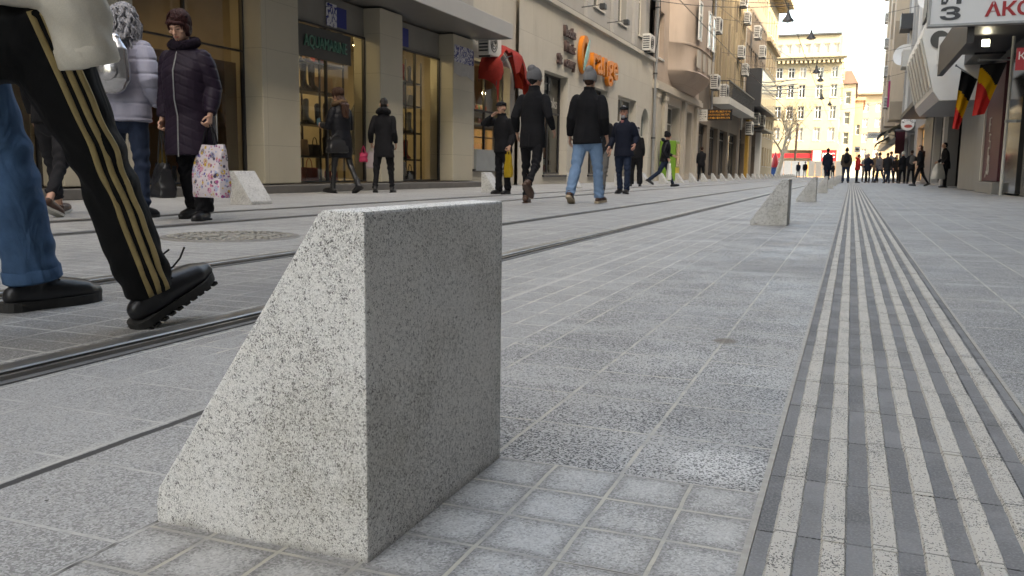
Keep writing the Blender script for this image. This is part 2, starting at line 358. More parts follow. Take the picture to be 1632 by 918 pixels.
# tram rails: grooved steel set in dark asphaltic filler
M_rail = NT('rail_steel'); M_rail = M_rail.done(M_rail.mix(M_rail.noise(40., 4, v=M_rail.mapv((1, .06, 1))), (.16, .15, .14), (.36, .345, .32)), M_rail.smooth(M_rail.noise(9., 3), .3, .7, .28, .5), M_rail.bump(M_rail.noise(60., 3, v=M_rail.mapv((1, .05, 1))), .2, .004), Metallic=.75)
M_fill = plain('rail_filler', (.13, .13, .13), .75, .5, 8., .5, 120)
def rail(xc, label):
    t = thing('tram_rail', label, 'rail', (xc, 2, 0), 'tram rails in the street')
    obj('filler', MB().box(xc - .072, xc + .072, -40, 125, -.02, .003), M_fill, t)
    obj('rail_head', MB().prism([(xc - .047, .0), (xc - .047, .009), (xc - .043, .012), (xc + .004, .012), (xc + .008, .009), (xc + .008, .0)], 'y', -40, 125), M_rail, t)
    obj('guard_lip', MB().prism([(xc + .032, .0), (xc + .032, .008), (xc + .036, .011), (xc + .048, .011), (xc + .050, .0)], 'y', -40, 125), M_rail, t)
    obj('groove', MB().box(xc + .0085, xc + .0315, -40, 125, -.01, .0042), M_black, t)
M_black = plain('black_void', (.008, .008, .009), .8, .2)
for xc, l in ((-1.56, 'grooved steel tram rail nearest to the leaning granite bollard'), (-2.53, 'grooved steel tram rail under the dark work boot of the person in jeans'),
              (-4.45, 'grooved steel tram rail just beyond the round manhole cover'), (-5.45, 'grooved steel tram rail nearest the shop fronts on the left')): rail(xc, l)

# manhole cover with cast ring pattern
def manhole():
    t = thing('manhole_cover', 'round cast manhole cover with pale toothed ring pattern between the tram tracks', 'manhole cover', (-3.48, 4.25, 0))
    c = (-3.48, 4.25, 0)
    obj('frame_ring', MB().lathe([(.30, 0), (.30, .008), (.40, .008), (.41, 0)], c, 48), plain('cast_iron', (.19, .18, .165), .6, .4, 30., .5), t)
    obj('lid', MB().lathe([(0.001, .006), (.29, .006), (.297, 0)], c, 48), plain('cast_lid', (.22, .21, .19), .6, .4, 30., .5), t)
    p = MB()
    for R, n, w in ((.345, 44, .012), (.25, 34, .010)):
        for i in range(n):
            a = 2 * PI * i / n; b = MB().box(-.02, .02, -w * .8, w * .8, .006, .0135); b.xf(Matrix.Translation(c) @ Matrix.Rotation(a, 4, 'Z') @ Matrix.Translation((R, 0, 0))); p.add(b.v, b.f)
    for i in range(10):
        a = 2 * PI * i / 10; b = MB().box(-.05, .05, -.01, .01, .005, .0125); b.xf(Matrix.Translation(c) @ Matrix.Rotation(a, 4, 'Z') @ Matrix.Translation((.13, 0, 0))); p.add(b.v, b.f)
    obj('raised_pattern', p, plain('pale_cast', (.36, .345, .31), .7, .3, 40.), t)
manhole()

# ------------------------------------------------------------------ granite bollards
def granite(name, base=.62, scale=760.):
    t = NT(name)
    def rnd(k, v=(1, 1, .8)):
        c = t.node('ShaderNodeSeparateColor'); t.inp(c.inputs[0], t.voro(k, v=t.mapv(v))); return c.outputs
    c1, c2 = rnd(scale), rnd(scale * 1.9)
    n0 = t.noise(6., 4, .6); n2 = t.noise(scale * .22, 3, .7)
    dens = t.ma('ADD', t.smooth(n0, .3, .7, -.06, .06), t.smooth(n2, .35, .65, -.09, .09))
    col = t.mix(c2[1], sc((1, .99, .955), base * .82), sc((1, .99, .96), base * 1.15))
    def layer(col, v, p, f, c): return t.mix(t.ma('MULTIPLY', t.ma('LESS_THAN', v, t.ma('ADD', dens, p)), f), col, c)
    col = layer(col, c1[1], .20, .5, (.44, .43, .41)); col = layer(col, c2[0], .13, .65, (.26, .255, .245)); col = layer(col, c1[0], .065, .85, (.09, .088, .085)); col = layer(col, c2[2], .045, .9, (.06, .058, .056))
    st = t.noise(3., 5, .65); col = t.mix(t.smooth(st, .48, .75, 0., .35), col, (.44, .41, .32))
    x, y, z = t.xyz(); grime = t.ma('ADD', z, t.ma('MULTIPLY', t.noise(18., 4), .03)); col = t.mix(t.smooth(grime, .010, .026, .5, 0.), col, (.16, .145, .12))
    return t.done(col, .75, t.bump(t.noise(scale * .7, 3), .45, .003))
M_gran = granite('granite', .86); M_gran2 = granite('granite_weathered', .58, 300.)
def bollard_mesh(depth=.289, height=.377, top=.056, low=.042, length=.378, ch=.013):
    """profile in local x (vertical back face at +x), extruded along y, with chamfered rims"""
    import bmesh
    mb = MB(); xb = depth / 2
    poly = [(-xb, 0), (-xb, low * .55), (-xb + .004, low), (xb - top, height - .004), (xb - top + .006, height), (xb, height), (xb, 0)]
    mb.prism(poly, 'y', -length / 2, length / 2)
    me = mb.mesh('bollard'); bm = bmesh.new(); bm.from_mesh(me)
    bmesh.ops.recalc_face_normals(bm, faces=bm.faces)
    ed = [e for e in bm.edges if max(v.co.z for v in e.verts) > .02 and not (abs(e.verts[0].co.z - e.verts[1].co.z) < 1e-6 and e.verts[0].co.z < .03)]
    bmesh.ops.bevel(bm, geom=ed, offset=ch * .45, segments=2, affect='EDGES', profile=.6, clamp_overlap=True)
    top_e = [e for e in bm.edges if all(v.co.z > height - .004 and v.co.x > xb - .02 for v in e.verts)]
    bm.to_mesh(me); bm.free(); return me
BM = bollard_mesh(); BM.materials.append(M_gran); BM2 = BM.copy(); BM2.materials.clear(); BM2.materials.append(M_gran2)
def bollard(me, x, y, flip, label, group, s=1.):
    o = bpy.data.objects.new('granite_bollard', me); COL.objects.link(o); o.location = (x, y, 0); o.rotation_euler.z = PI if flip else 0; o.scale = (s, s, s)
    tag(o, label, 'bollard', group); return o
bollard(BM, -.603, .953, False, 'large speckled granite wedge bollard in the foreground with bright left face and dark right face', 'granite bollards beside the tactile strip')
rl = ['second granite wedge bollard along the tactile strip standing alone on the paving', 'third granite wedge bollard along the tactile strip, half the size of the second', 'fourth granite bollard of the strip row, a squarish grey slab', 'fifth granite bollard of the strip row in front of the walking navy coat']
for i in range(8):
    bollard(BM2, -.61 - (.02 if i else 0), 7.52 + 6.62 * i, False, rl[i] if i < 4 else 'small distant granite bollard in the line leading to the crowd', 'granite bollards beside the tactile strip')
ll = ['pale granite wedge bollard beside the woman with the floral bag', 'granite wedge bollard beside the man in the black flat cap', 'granite wedge bollard behind the man in light blue jeans', 'granite wedge bollard behind the legs of the man in dark glasses and cap']
ys = [8.15, 15.3, 20.6, 25.2, 28.6]; y = 31.6
while y < 112: ys.append(y); y += 3.15
for i, y in enumerate(ys):
    bollard(BM2, -6.37, y, True, ll[i] if i < 4 else ('granite wedge bollard just left of the striding man with the white bag' if i == 4 else 'small granite wedge bollard in the close row along the left pavement'), 'granite bollards along the left pavement', 1. if i < 4 else 1.05)
# ------------------------------------------------------------------ building helpers
class Fr:
    """a facade plane: u runs along it, d stands out of it, z is up"""
    def __init__(s, side, pos): s.s = side; s.p = pos
    def __call__(s, u, d, z):
        return (s.p + d, u, z) if s.s == 'L' else ((s.p - d, u, z) if s.s == 'R' else (u, s.p - d, z))
    def box(s, mb, u0, u1, d0, d1, z0, z1, m=0, b=0.):
        a = s(u0, d0, z0); c = s(u1, d1, z1); return mb.box(a[0], c[0], a[1], c[1], a[2], c[2], m, b)
def wall(mb, fr, u0, u1, z0, z1, holes=(), rev=.25, m=0, d=0.):
    us = sorted({u0, u1, *[h[i] for h in holes for i in (0, 1)]}); zs = sorted({z0, z1, *[h[i] for h in holes for i in (2, 3)]})
    us = [u for u in us if u0 <= u <= u1]; zs = [z for z in zs if z0 <= z <= z1]
    for i in range(len(us) - 1):
        for j in range(len(zs) - 1):
            cu, cz = (us[i] + us[i + 1]) / 2, (zs[j] + zs[j + 1]) / 2
            if any(h[0] < cu < h[1] and h[2] < cz < h[3] for h in holes): continue
            mb.quad(fr(us[i], d, zs[j]), fr(us[i + 1], d, zs[j]), fr(us[i + 1], d, zs[j + 1]), fr(us[i], d, zs[j + 1]), m)
    for a, b, c, e in holes:
        for q in (((a, c), (b, c)), ((b, c), (b, e)), ((b, e), (a, e)), ((a, e), (a, c))):
            mb.quad(fr(q[0][0], d, q[0][1]), fr(q[1][0], d, q[1][1]), fr(q[1][0], d - rev, q[1][1]), fr(q[0][0], d - rev, q[0][1]), m)
def win(parent, fr, u0, u1, z0, z1, nv=1, nh=(.68,), fw=.06, mf=None, mp=None, rev=.25, d=0., sill=False, name='window', back=None):
    w = MB(); d0, d1 = d - rev + .005, d - rev + .075
    fr.box(w, u0, u1, d0, d1, z0, z0 + fw); fr.box(w, u0, u1, d0, d1, z1 - fw, z1); fr.box(w, u0, u0 + fw, d0 + .002, d1 - .002, z0 + fw, z1 - fw); fr.box(w, u1 - fw, u1, d0 + .002, d1 - .002, z0 + fw, z1 - fw)
    for i in range(1, nv + 1):
        u = u0 + (u1 - u0) * i / (nv + 1); fr.box(w, u - fw * .45, u + fw * .45, d0 + .004, d1 - .006, z0 + fw, z1 - fw)
    for k in nh:
        z = z0 + (z1 - z0) * k; fr.box(w, u0 + fw, u1 - fw, d0 + .006, d1 - .010, z - fw * .4, z + fw * .4)
    if sill: fr.box(w, u0 - .08, u1 + .08, d - rev + .08, d + .07, z0 - .07, z0 - .005)
    f = obj(name, w, mf, parent)
    obj('pane', MB().quad(fr(u0 + .01, d0 + .03, z0 + .01), fr(u1 - .01, d0 + .03, z0 + .01), fr(u1 - .01, d0 + .03, z1 - .01), fr(u0 + .01, d0 + .03, z1 - .01)), mp, f)
    if back: obj('curtain', MB().quad(fr(u0, d0 - .06, z0), fr(u1, d0 - .06, z0), fr(u1, d0 - .06, z1), fr(u0, d0 - .06, z1)), back, f)
    return f
def shell(parent, fr, u0, u1, z1, depth, mat, inset=.3, z0=0., name='shell'):
    b = MB(); fr.box(b, u0, u1, -depth, -inset, z0, z1); return obj(name, b, mat, parent)
M_pane = NT('dark_pane'); M_pane = M_pane.done(M_pane.mix(M_pane.noise(.9, 2), (.012, .015, .018), (.06, .07, .075)), .05, M_pane.bump(M_pane.noise(1.6, 2), .08, .02), Specular_IOR_Level=.8)
M_paneb = NT('blue_pane'); M_paneb = M_paneb.done(M_paneb.mix(M_paneb.noise(.9, 2), (.03, .07, .09), (.09, .16, .19)), .05, None, Specular_IOR_Level=.8)
M_curt = plain('curtained_pane', (.34, .33, .30), .35, .25, 3., Specular_IOR_Level=.6)
M_warmp = plain('pale_pane', (.30, .29, .26), .12, .3, 1.)  # paler, warm grey variant of the window pane
M_white = plain('white_paint', (.72, .71, .68), .5, .08, 4.)
M_offw = plain('off_white', (.55, .54, .50), .6, .15, 3., .2)
M_dkmetal = plain('dark_metal', (.035, .036, .04), .45, .3, 20.)
M_chrome = plain('chrome', (.6, .6, .6), .22, .1, 8., Metallic=1.)
M_steel = plain('grey_metal', (.30, .31, .32), .4, .15, 12., Metallic=.4)
M_clear = glassy('shop_glass', (.80, .84, .82), .85)
M_clear2 = glassy('tinted_glass', (.74, .70, .60), .7)
M_ac = plain('ac_white', (.62, .61, .58), .5, .12, 6.)
L9 = Fr('L', -9.0)
# ------------------------------------------------------------------ shop block under the canopy
M_cream = stone('cream_panel', (.50, .47, .385), 3.0, .78, .004, (.30, .28, .22), 'x', .03, .06, 0., .45, .3)
M_creamy = stone('cream_panel_side', (.50, .47, .385), 3.0, .78, .004, (.30, .28, .22), 'y', .03, .06, 0., .45, .3)
M_plinth = plain('dark_plinth', (.13, .125, .12), .6, .3, 5., .3)
M_wood = NT('brown_panel'); M_wood = M_wood.done(M_wood.mix(M_wood.noise(6., 4, v=M_wood.mapv((1, 1, .15))), (.12, .062, .03), (.22, .125, .06)), .45)
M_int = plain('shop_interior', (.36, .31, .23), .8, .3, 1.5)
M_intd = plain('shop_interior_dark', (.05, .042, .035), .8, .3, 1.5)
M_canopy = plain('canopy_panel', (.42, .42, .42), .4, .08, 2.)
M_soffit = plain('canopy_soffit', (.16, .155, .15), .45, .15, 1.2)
b1 = thing('shop_building', 'shop building with cream panelled pillars, tall display windows and a flat grey canopy', 'building', (-9, 12, 0))
PIL = [(-6.2, -5.), (-2.2, -1.), (1.2, 2.4), (4.4, 5.6), (7.95, 9.19), (11.88, 12.90), (15.68, 16.63), (19.13, 20.30)]
for a, b in PIL:
    p = MB(); p.box(-9.62, -9.0, a, b, .15, 3.62, 0, .012); obj('pillar', p, M_cream, b1)
sh = MB()
wall(sh, L9, -50, 20.3, 3.98, 19., [(y, y + 1.6, z, z + 1.9) for y in np.arange(-48, 19, 3.) for z in (5., 8.4, 11.8, 15.2)], .25)
obj('upper_wall', sh, stone('grey_render', (.36, .355, .34), 4., 3., .004), b1)
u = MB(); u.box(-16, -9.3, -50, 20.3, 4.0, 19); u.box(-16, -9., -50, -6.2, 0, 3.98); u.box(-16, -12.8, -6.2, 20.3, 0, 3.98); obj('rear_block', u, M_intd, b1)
for y in np.arange(9, 19, 3.):
    for z in (5., 8.4): win(b1, L9, y, y + 1.6, z, z + 1.9, 1, (.7,), .07, M_white, M_pane, .25)
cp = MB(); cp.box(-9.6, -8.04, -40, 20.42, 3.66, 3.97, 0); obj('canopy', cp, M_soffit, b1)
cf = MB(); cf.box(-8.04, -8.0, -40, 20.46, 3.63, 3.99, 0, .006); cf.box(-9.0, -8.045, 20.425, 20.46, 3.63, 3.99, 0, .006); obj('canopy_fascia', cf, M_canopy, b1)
st = MB(); st.box(-9.75, -8.72, -6, 20.45, 0, .13, 0, .01); obj('plinth_step', st, M_plinth, b1)
it = MB()
it.box(-12.8, -12.7, -6, 20.3, .13, 3.6, 0); it.box(-12.7, -9.75, -6, 20.3, .10, .14, 0); it.box(-12.7, -9.7, -6, 20.3, 3.45, 3.64, 0)
for y in (-5.6, 2., 8.5, 12.4, 20.2): it.box(-12.7, -9.7, y, y + .1, .14, 3.45, 0)
obj('shop_interior', it, M_int, b1)
# left doorway: tinted glazing with brown lower panel and long chrome handle
def glaz(a, b, z0, z1, nv, mat, name, fx=-9.42, hz=()):
    t = MB(); F = Fr('L', fx + .2); win(b1, F, a, b, z0, z1, nv, hz, .032, M_dkmetal, mat, .2, 0., False, name)
glaz(9.19, 11.88, .15, 3.6, 1, M_clear2, 'glass_door', hz=(.62,))
glaz(5.6, 7.95, .15, 3.6, 1, M_clear2, 'glass_door', hz=(.62,))
glaz(2.4, 4.4, .15, 3.6, 1, M_clear2, 'glass_door', hz=(.62,))
glaz(12.90, 15.68, .15, 3.05, 1, M_clear, 'display_window')
glaz(16.63, 19.13, .15, 3.05, 1, M_clear, 'display_window')
wp = MB(); wp.box(-9.52, -9.46, 9.25, 11.8, .16, 2.1); wp.box(-9.52, -9.46, 5.7, 7.9, .16, 2.1); obj('brown_panel', wp, M_wood, b1)
h = MB(); h.tube([(-9.36, 10.9, .45), (-9.30, 10.9, .5), (-9.30, 10.9, 1.3), (-9.30, 11.0, 1.38), (-9.30, 11.1, 1.3), (-9.30, 11.1, .5), (-9.36, 11.1, .45)], .013, 8); obj('door_handle', h, M_chrome, b1, True)
fs = MB(); fs.box(-9.5, -9.38, 12.9, 15.68, 3.06, 3.62); fs.box(-9.5, -9.38, 16.63, 19.13, 3.06, 3.62); obj('window_fascia', fs, plain('fascia_grey', (.22, .215, .20), .5, .25, 2.), b1)
# posters: torn blue and white sheets above the windows
M_blue = plain('poster_blue', (.018, .03, .22), .5, .2, 5.)
M_post = NT('poster_scribble'); _w = M_post.noise(7., 3, .6, dist=2.5); M_post = M_post.done(M_post.mix(M_post.smooth(_w, .47, .5), (.018, .03, .22), (.6, .62, .68)), .5)
for a, b, z0, z1, x, l in ((14.3, 15.0, 3.08, 3.50, -9.36, 'small blue poster above the lamp-lit display window'), (16.86, 17.55, 3.08, 3.52, -9.36, 'blue poster with white streaks above the second display window'), (19.15, 20.28, 2.98, 3.38, -8.985, 'torn blue sheet wrapped round the top of the right-hand cream pillar')):
    t = thing('poster', l, 'poster', (x, (a + b) / 2, z0)); m1 = (a + b) / 2 if x < -9.2 else b - .05
    q = MB(); q.box(x, x + .01, a, m1, z0, z1); obj('scribbled_half', q, M_post, t)
    q = MB(); q.box(x, x + .008, m1 + .001, b, z0 + .02, z1 - .03); obj('blue_half', q, M_blue, t)
t = MB()
t.add([(-8.984, 19.14, 2.72), (-8.984, 19.5, 2.66), (-8.984, 19.9, 2.70), (-8.984, 20.29, 2.60), (-8.984, 20.29, 2.97), (-8.984, 19.14, 2.97), (-8.978, 19.14, 2.72), (-8.978, 19.5, 2.66), (-8.978, 19.9, 2.70), (-8.978, 20.29, 2.60), (-8.978, 20.29, 2.97), (-8.978, 19.14, 2.97)], [(0, 1, 2, 3, 4, 5), (6, 7, 8, 9, 10, 11), (0, 1, 7, 6), (1, 2, 8, 7), (2, 3, 9, 8), (3, 4, 10, 9), (4, 5, 11, 10), (5, 0, 6, 11)])
tag(obj('paper_sheet', t, plain('grey_paper', (.42, .42, .42), .7, .2, 8., .4)), 'ragged grey sheet taped under the torn blue sheet on the cream pillar', 'paper')
t = thing('shop_sign', 'green capital letters fixed across the top of the lamp-lit display window', 'sign', (-9.38, 13.8, 2.6))
sb = MB(); sb.box(-9.335, -9.325, 13.2, 15.1, 2.42, 2.98); obj('sign_board', sb, plain('sign_dark', (.035, .037, .036), .3, .2, 4.), t)
letters('AQUAMARINE', .30, (-9.31, 14.22, 2.70), '+x', plain('green_letters', (.10, .26, .20), .4), t, .012, 0., sx=.74)
t = thing('window_lettering', 'white letters stuck low on the display window behind the long-haired woman', 'sign', (-9.3, 14.8, 1.5))
letters('ИБА:', .20, (-9.33, 14.85, 1.46), '+x', plain('white_letters', (.75, .75, .75), .5), t, .004)
# ceiling lamps in the shop; extra ones added behind the doors to brighten the interior
M_lamp = emit('lamp_glow', (1., .78, .48), 13.)
for (x, y, z) in ((-10.2, 13.15, 3.38), (-10.9, 14.0, 3.38), (-10.3, 14.55, 3.38), (-11.2, 15.5, 3.38), (-10.3, 17.1, 3.38), (-11.1, 17.4, 3.38), (-10.2, 18.2, 3.38), (-11.3, 18.6, 3.38), (-10.9, 16.6, 3.38), (-12.0, 17.9, 3.38), (-12.0, 14.6, 3.38), (-10.6, 10.4, 3.38), (-11.6, 10.9, 3.38), (-10.8, 7.0, 3.38)):
    t = thing('ceiling_lamp', 'round glowing ceiling lamp inside the shop with display windows', 'lamp', (x, y, z), 'ceiling lamps in the shoe shop')
    obj('housing', MB().lathe([(.13, .07), (.13, -.02), (.115, -.02)], (x, y, z), 16), M_dkmetal, t)
    obj('bulb', MB().lathe([(.11, -.012), (.07, -.035), (.001, -.04)], (x, y, z), 16), M_lamp, t)
# display racks with bags, boots and coats
M_leath = [plain('leather_' + n, c, .4, .25, 12.) for n, c in (('black', (.02, .02, .022)), ('brown', (.12, .06, .03)), ('tan', (.35, .22, .12)), ('grey', (.22, .23, .25)), ('red', (.25, .03, .03)), ('cream', (.5, .45, .36)))]
def rack(a, b):
    t = thing('display_rack', 'tall black display rack behind the %s display window' % ('lamp-lit lettered' if a < 14 else 'narrower right-hand'), 'rack', (-10, (a + b) / 2, .14))
    for z in (.62, 1.25, 1.88, 2.42):
        q = MB(); q.box(-10.25, -9.8, a, b, z, z + .035); obj('shelf', q, M_dkmetal, t)
    for y in np.linspace(a, b - .03, 4):
        for x in (-10.25, -9.83):
            q = MB(); q.box(x, x + .03, y, y + .03, .14, 2.95); obj('upright', q, M_dkmetal, t)
rack(13.0, 15.6); rack(16.7, 19.05)
def handbag(loc, s, m):
    t = thing('handbag', 'handbag displayed on a shelf inside the shoe shop window', 'handbag', loc, 'handbags on the display racks')
    x, y, z = loc; q = MB(); q.prism([(y - .17 * s, z), (y + .17 * s, z), (y + .14 * s, z + .22 * s), (y - .14 * s, z + .22 * s)], 'x', x - .06 * s, x + .06 * s); obj('bag_body', q, m, t)
    q = MB(); q.tube([(x, y + .08 * s * math.cos(a), z + .2 * s + .16 * s * math.sin(a)) for a in np.linspace(0, PI, 9)], .009, 6); obj('bag_handle', q, m, t)
def boot(loc, s, m):
    t = thing('boot', 'boot displayed on a shelf inside the shoe shop window', 'boot', loc, 'boots on the display racks')
    x, y, z = loc; q = MB(); q.tube([(x, y - .06 * s, z + .36 * s), (x, y - .06 * s, z + .16 * s), (x, y - .05 * s, z + .08 * s), (x, y + .02 * s, z + .05 * s), (x, y + .13 * s, z + .03 * s)], [.055 * s, .045 * s, .05 * s, .045 * s, .03 * s], 10, round_=True); obj('boot_upper', q, m, t, True)
    q = MB(); q.box(x - .035 * s, x + .035 * s, y - .1 * s, y - .05 * s, z, z + .05 * s); obj('boot_heel', q, M_leath[0], t)
for (a, b) in ((13.1, 15.5), (16.8, 18.95)):
    for zi, z in enumerate((.66, 1.29, 1.92, 2.46, .14)):
        y = a + .1
        while y < b:
            m = M_leath[RNG.integers(0, 6) if RNG.random() < .6 else 0]
            if (zi + int(RNG.random() * 2)) % 2: handbag((-10.02, y, z), RNG.uniform(.9, 1.4), m); y += RNG.uniform(.38, .6)
            else: boot((-10.02, y, z), RNG.uniform(.95, 1.35), m); y += RNG.uniform(.24, .4)
for y in (13.5, 14.9, 17.2, 18.4):
    t = thing('hanging_coat', 'dark coat hanging at the back of the shoe shop', 'coat', (-11.2, y, .7), 'coats hanging in the shop')
    q = MB(); q.tube([(-11.2, y, .75), (-11.2, y, 1.3), (-11.2, y, 1.8), (-11.2, y, 2.0)], [(.12, .28), (.1, .24), (.1, .25), (.05, .08)], 12, flat=(1, 0, 0)); obj('coat_body', q, M_leath[0], t, True)
    q = MB(); q.tube([(-11.2, y, 2.0), (-11.2, y, 2.12), (-11.2, y + .05, 2.16)], .006, 6); obj('hanger', q, M_chrome, t)

# ------------------------------------------------------------------ recessed shop with torn red awning
M_stone2 = stone('pale_limestone', (.47, .45, .40), 1.5, .85, .004, (.34, .32, .28), 'x', .04, .22)
b1b = thing('recessed_shop', 'narrow stone-fronted shop with arched window between the cream pillar and the bookshop', 'building', (-9.1, 22, 0))
L91 = Fr('L', -9.1)
q = MB(); wall(q, L91, 20.3, 23.5, 0, 19, [(20.6, 23.1, .45, 3.25)], .3); obj('wall', q, M_stone2, b1b)
q = MB(); q.box(-16, -12, 20.3, 23.5, 0, 19); q.box(-12, -9.4, 20.3, 23.5, 3.4, 18.9); q.box(-12, -9.4, 20.31, 23.49, 0, .4); obj('shop_interior', q, M_int, b1b)
win(b1b, L91, 20.6, 23.1, .45, 3.25, 1, (.55,), .06, M_dkmetal, M_clear, .3, 0, True, 'display_window')
q = MB(); q.box(-9.2, -9.02, 20.6, 23.1, .40, .95); obj('grey_riser', q, plain('riser', (.25, .28, .30), .4, .2, 3.), b1b)
for i in range(46):
    y = RNG.uniform(20.7, 23.0); z = [1.0, 1.35, 1.7, 2.05][i % 4]; c = [(.5, .35, .1), (.35, .1, .06), (.5, .45, .35), (.1, .25, .1), (.45, .2, .3), (.06, .1, .3)][RNG.integers(0, 6)]
    t = thing('glass_jar', 'small coloured jar on the shelves of the arched window shop', 'jar', (-9.75, y, z), 'jars on the arched window shop shelves')
    if i < 6: MJ = globals().setdefault('MJ', []); MJ.append(plain('jar_%d' % i, c, .3))
    obj('jar_body', MB().lathe([(.001, 0), (.05, 0), (.055, .03), (.05, .12), (.03, .15)], (-9.75, y, z), 10), MJ[i % 6], t, True); obj('jar_lid', MB().lathe([(.034, .15), (.034, .175), (.001, .175)], (-9.75, y, z), 10), M_steel, t)
t = thing('shop_shelves', 'pale shelves behind the arched shop window holding rows of small jars', 'shelf', (-9.8, 21.8, .9))
for z in (.97, 1.32, 1.67, 2.02): obj('shelf', MB().box(-9.95, -9.6, 20.65, 23.05, z, z + .028), M_offw, t)
for y in (21.2, 22.4):
    t = thing('hanging_bulb', 'bare glowing bulb inside the arched window shop', 'lamp', (-9.6, y, 2.45), 'bare bulbs in the arched window shop')
    obj('bulb', MB().ell((-9.6, y, 1.62 + .9), (.05, .05, .06), 10), M_lamp, t, True); obj('flex', MB().tube([(-9.6, y, 2.58), (-9.6, y, 3.38)], .006, 6), M_dkmetal, t)
M_red = fabric('red_cloth', (.27, .024, .018), .85, .3, .4, 6.)
t = thing('torn_awning', 'torn red arched awning sagging over the narrow stone shop window', 'awning', (-9, 22, 3))
def arch_cloth(y0, y1, z0, h, out, seg, rip, droop):
    q = MB(); n = 16; th = .012
    for side in (0, 1):
        for i in range(n + 1):
            a = PI * i / n; y = (y0 + y1) / 2 - (y1 - y0) / 2 * math.cos(a); z = z0 + h * math.sin(a)
            for j in range(seg + 1):
                k = j / seg; lo = rip * (.5 + .5 * math.sin(i * 2.3 + 1)) if j == seg else 0
                q.v.append((-9.05 + out * math.sin(k * PI / 2) - side * th, y, z - (.28 + droop * (.5 + .5 * math.sin(i * 1.7))) * k * k - lo - side * th))
    m = seg + 1; K = (n + 1) * m
    for i in range(n):
        for j in range(seg):
            a, b, c, d = i * m + j, (i + 1) * m + j, (i + 1) * m + j + 1, i * m + j + 1
            if (i in (4, 5) and j > 2) or (i in (6,) and j > 3): continue
            q.f += [(a, b, c, d), (a + K, d + K, c + K, b + K)]; q.mi += [0, 0]
    return q
obj('awning_cloth', arch_cloth(20.75, 23.3, 2.75, 1.0, .55, 5, .28, .3), M_red, t, 'all')
q = MB()
for o in (.02, .5): q.tube([(-9.06 + o, 22.02 - 1.27 * math.cos(a), 2.68 - .5 * o + 1.0 * math.sin(a)) for a in np.linspace(0, PI, 17)], .014, 6)
obj('awning_frame', q, M_dkmetal, t)
q = MB(); q.tube([(-8.98, 23.28, 3.3), (-8.75, 23.30, 2.9), (-8.72, 23.32, 2.45), (-8.8, 23.33, 2.1)], [(.16, .05), (.14, .07), (.1, .05), (.03, .02)], 10, flat=(0, 1, 0)); obj('hanging_flap', q, M_red, t, True)

# ------------------------------------------------------------------ bookshop building
M_lime = stone('bookshop_limestone', (.50, .475, .42), 1.7, 1.1, .005, (.36, .34, .30), 'x', .04, .30)
M_grayr = stone('upper_grey_render', (.36, .355, .345), 3.5, 3.2, .006, (.28, .28, .27), 'x', .05, .35)
b2 = thing('bookshop_building', 'pale limestone bookshop building with a grey upper front and big orange letters', 'building', (-9, 32, 0))
q = MB(); GH = [(25.72, 28.15, .3, 3.5), (30.7, 33.2, .3, 3.5), (34.8, 38.0, .15, 3.5), (39.0, 40.6, .12, 3.3)]
wall(q, L9, 23.5, 41.2, 0, 5.55, GH, .35); obj('ground_wall', q, M_lime, b2)
a = MB()
n = 14; pts = [(39.8 - .8 * math.cos(PI * i / n), 2.5 + .8 * math.sin(PI * i / n)) for i in range(n + 1)]
a.add([(-8.996, 39.0, 3.3), (-8.996, 40.6, 3.3)] + [(-8.996, y, z) for y, z in pts], [(0, 2 + i, 3 + i) for i in range(n // 2)] + [(1, 2 + i, 3 + i) for i in range(n // 2, n)] + [(0, 2 + n // 2, 1)])
for i in range(n): a.quad((-8.996, *pts[i]), (-8.996, *pts[i + 1]), (-9.3, *pts[i + 1]), (-9.3, *pts[i]))
obj('arch_head', a, M_lime, b2)
q = MB(); q.box(-9.1, -8.88, 23.45, 41.25, 5.55, 5.70); obj('stone_ledge', q, M_lime, b2); q = MB(); q.box(-9.0, -8.92, 23.5, 41.2, 5.702, 5.74); obj('lead_flashing', q, M_dkmetal, b2)
L93 = Fr('L', -9.25); q = MB(); UW = [(y, y + 1.35, z, z + 2.3) for y in (24.6, 28.2, 31.8, 35.4, 39.0) for z in (6.5, 10.2, 13.9)]
wall(q, L93, 23.5, 41.2, 5.7, 18.5, UW, .3)
obj('upper_wall', q, M_grayr, b2)
for y in (23.7, 27.2, 30.8, 34.4, 38.0): q = MB(); L93.box(q, y - .2, y + .2, 0.003, .14, 5.75, 18.4); obj('pilaster', q, M_grayr, b2)
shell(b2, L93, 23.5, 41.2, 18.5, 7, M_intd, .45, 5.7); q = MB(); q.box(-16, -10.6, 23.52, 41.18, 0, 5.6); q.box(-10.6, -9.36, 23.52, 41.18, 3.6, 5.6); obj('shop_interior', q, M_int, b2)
for k, h in enumerate(UW): win(b2, L93, *h, 1, (.7,), .08, M_offw, (M_pane, M_curt, M_pane)[k % 3], .3, 0, True)
win(b2, L9, *GH[0], 1, (.62,), .07, M_dkmetal, M_clear, .35, 0, True, 'display_window'); win(b2, L9, *GH[1], 1, (.62,), .07, M_dkmetal, M_clear, .35, 0, True, 'display_window')
win(b2, L9, *GH[2], 1, (.70,), .07, M_offw, M_pane, .35, 0, False, 'shop_door'); win(b2, L9, *GH[3], 0, (.6,), .07, M_offw, M_paneb, .3, 0, False, 'arched_door')
t = thing('window_sign', 'dark window panel with pale book lettering in the bookshop display window', 'sign', (-9.3, 26.9, 2.3))
q = MB(); q.box(-9.34, -9.32, 25.8, 28.05, 2.25, 3.42); obj('panel', q, plain('panel_dark', (.06, .055, .055), .5), t)
letters('книги', .42, (-9.31, 26.6, 3.12), '+x', M_offw, t, .004); letters('Books', .50, (-9.31, 27.3, 2.62), '+x', M_offw, t, .004)
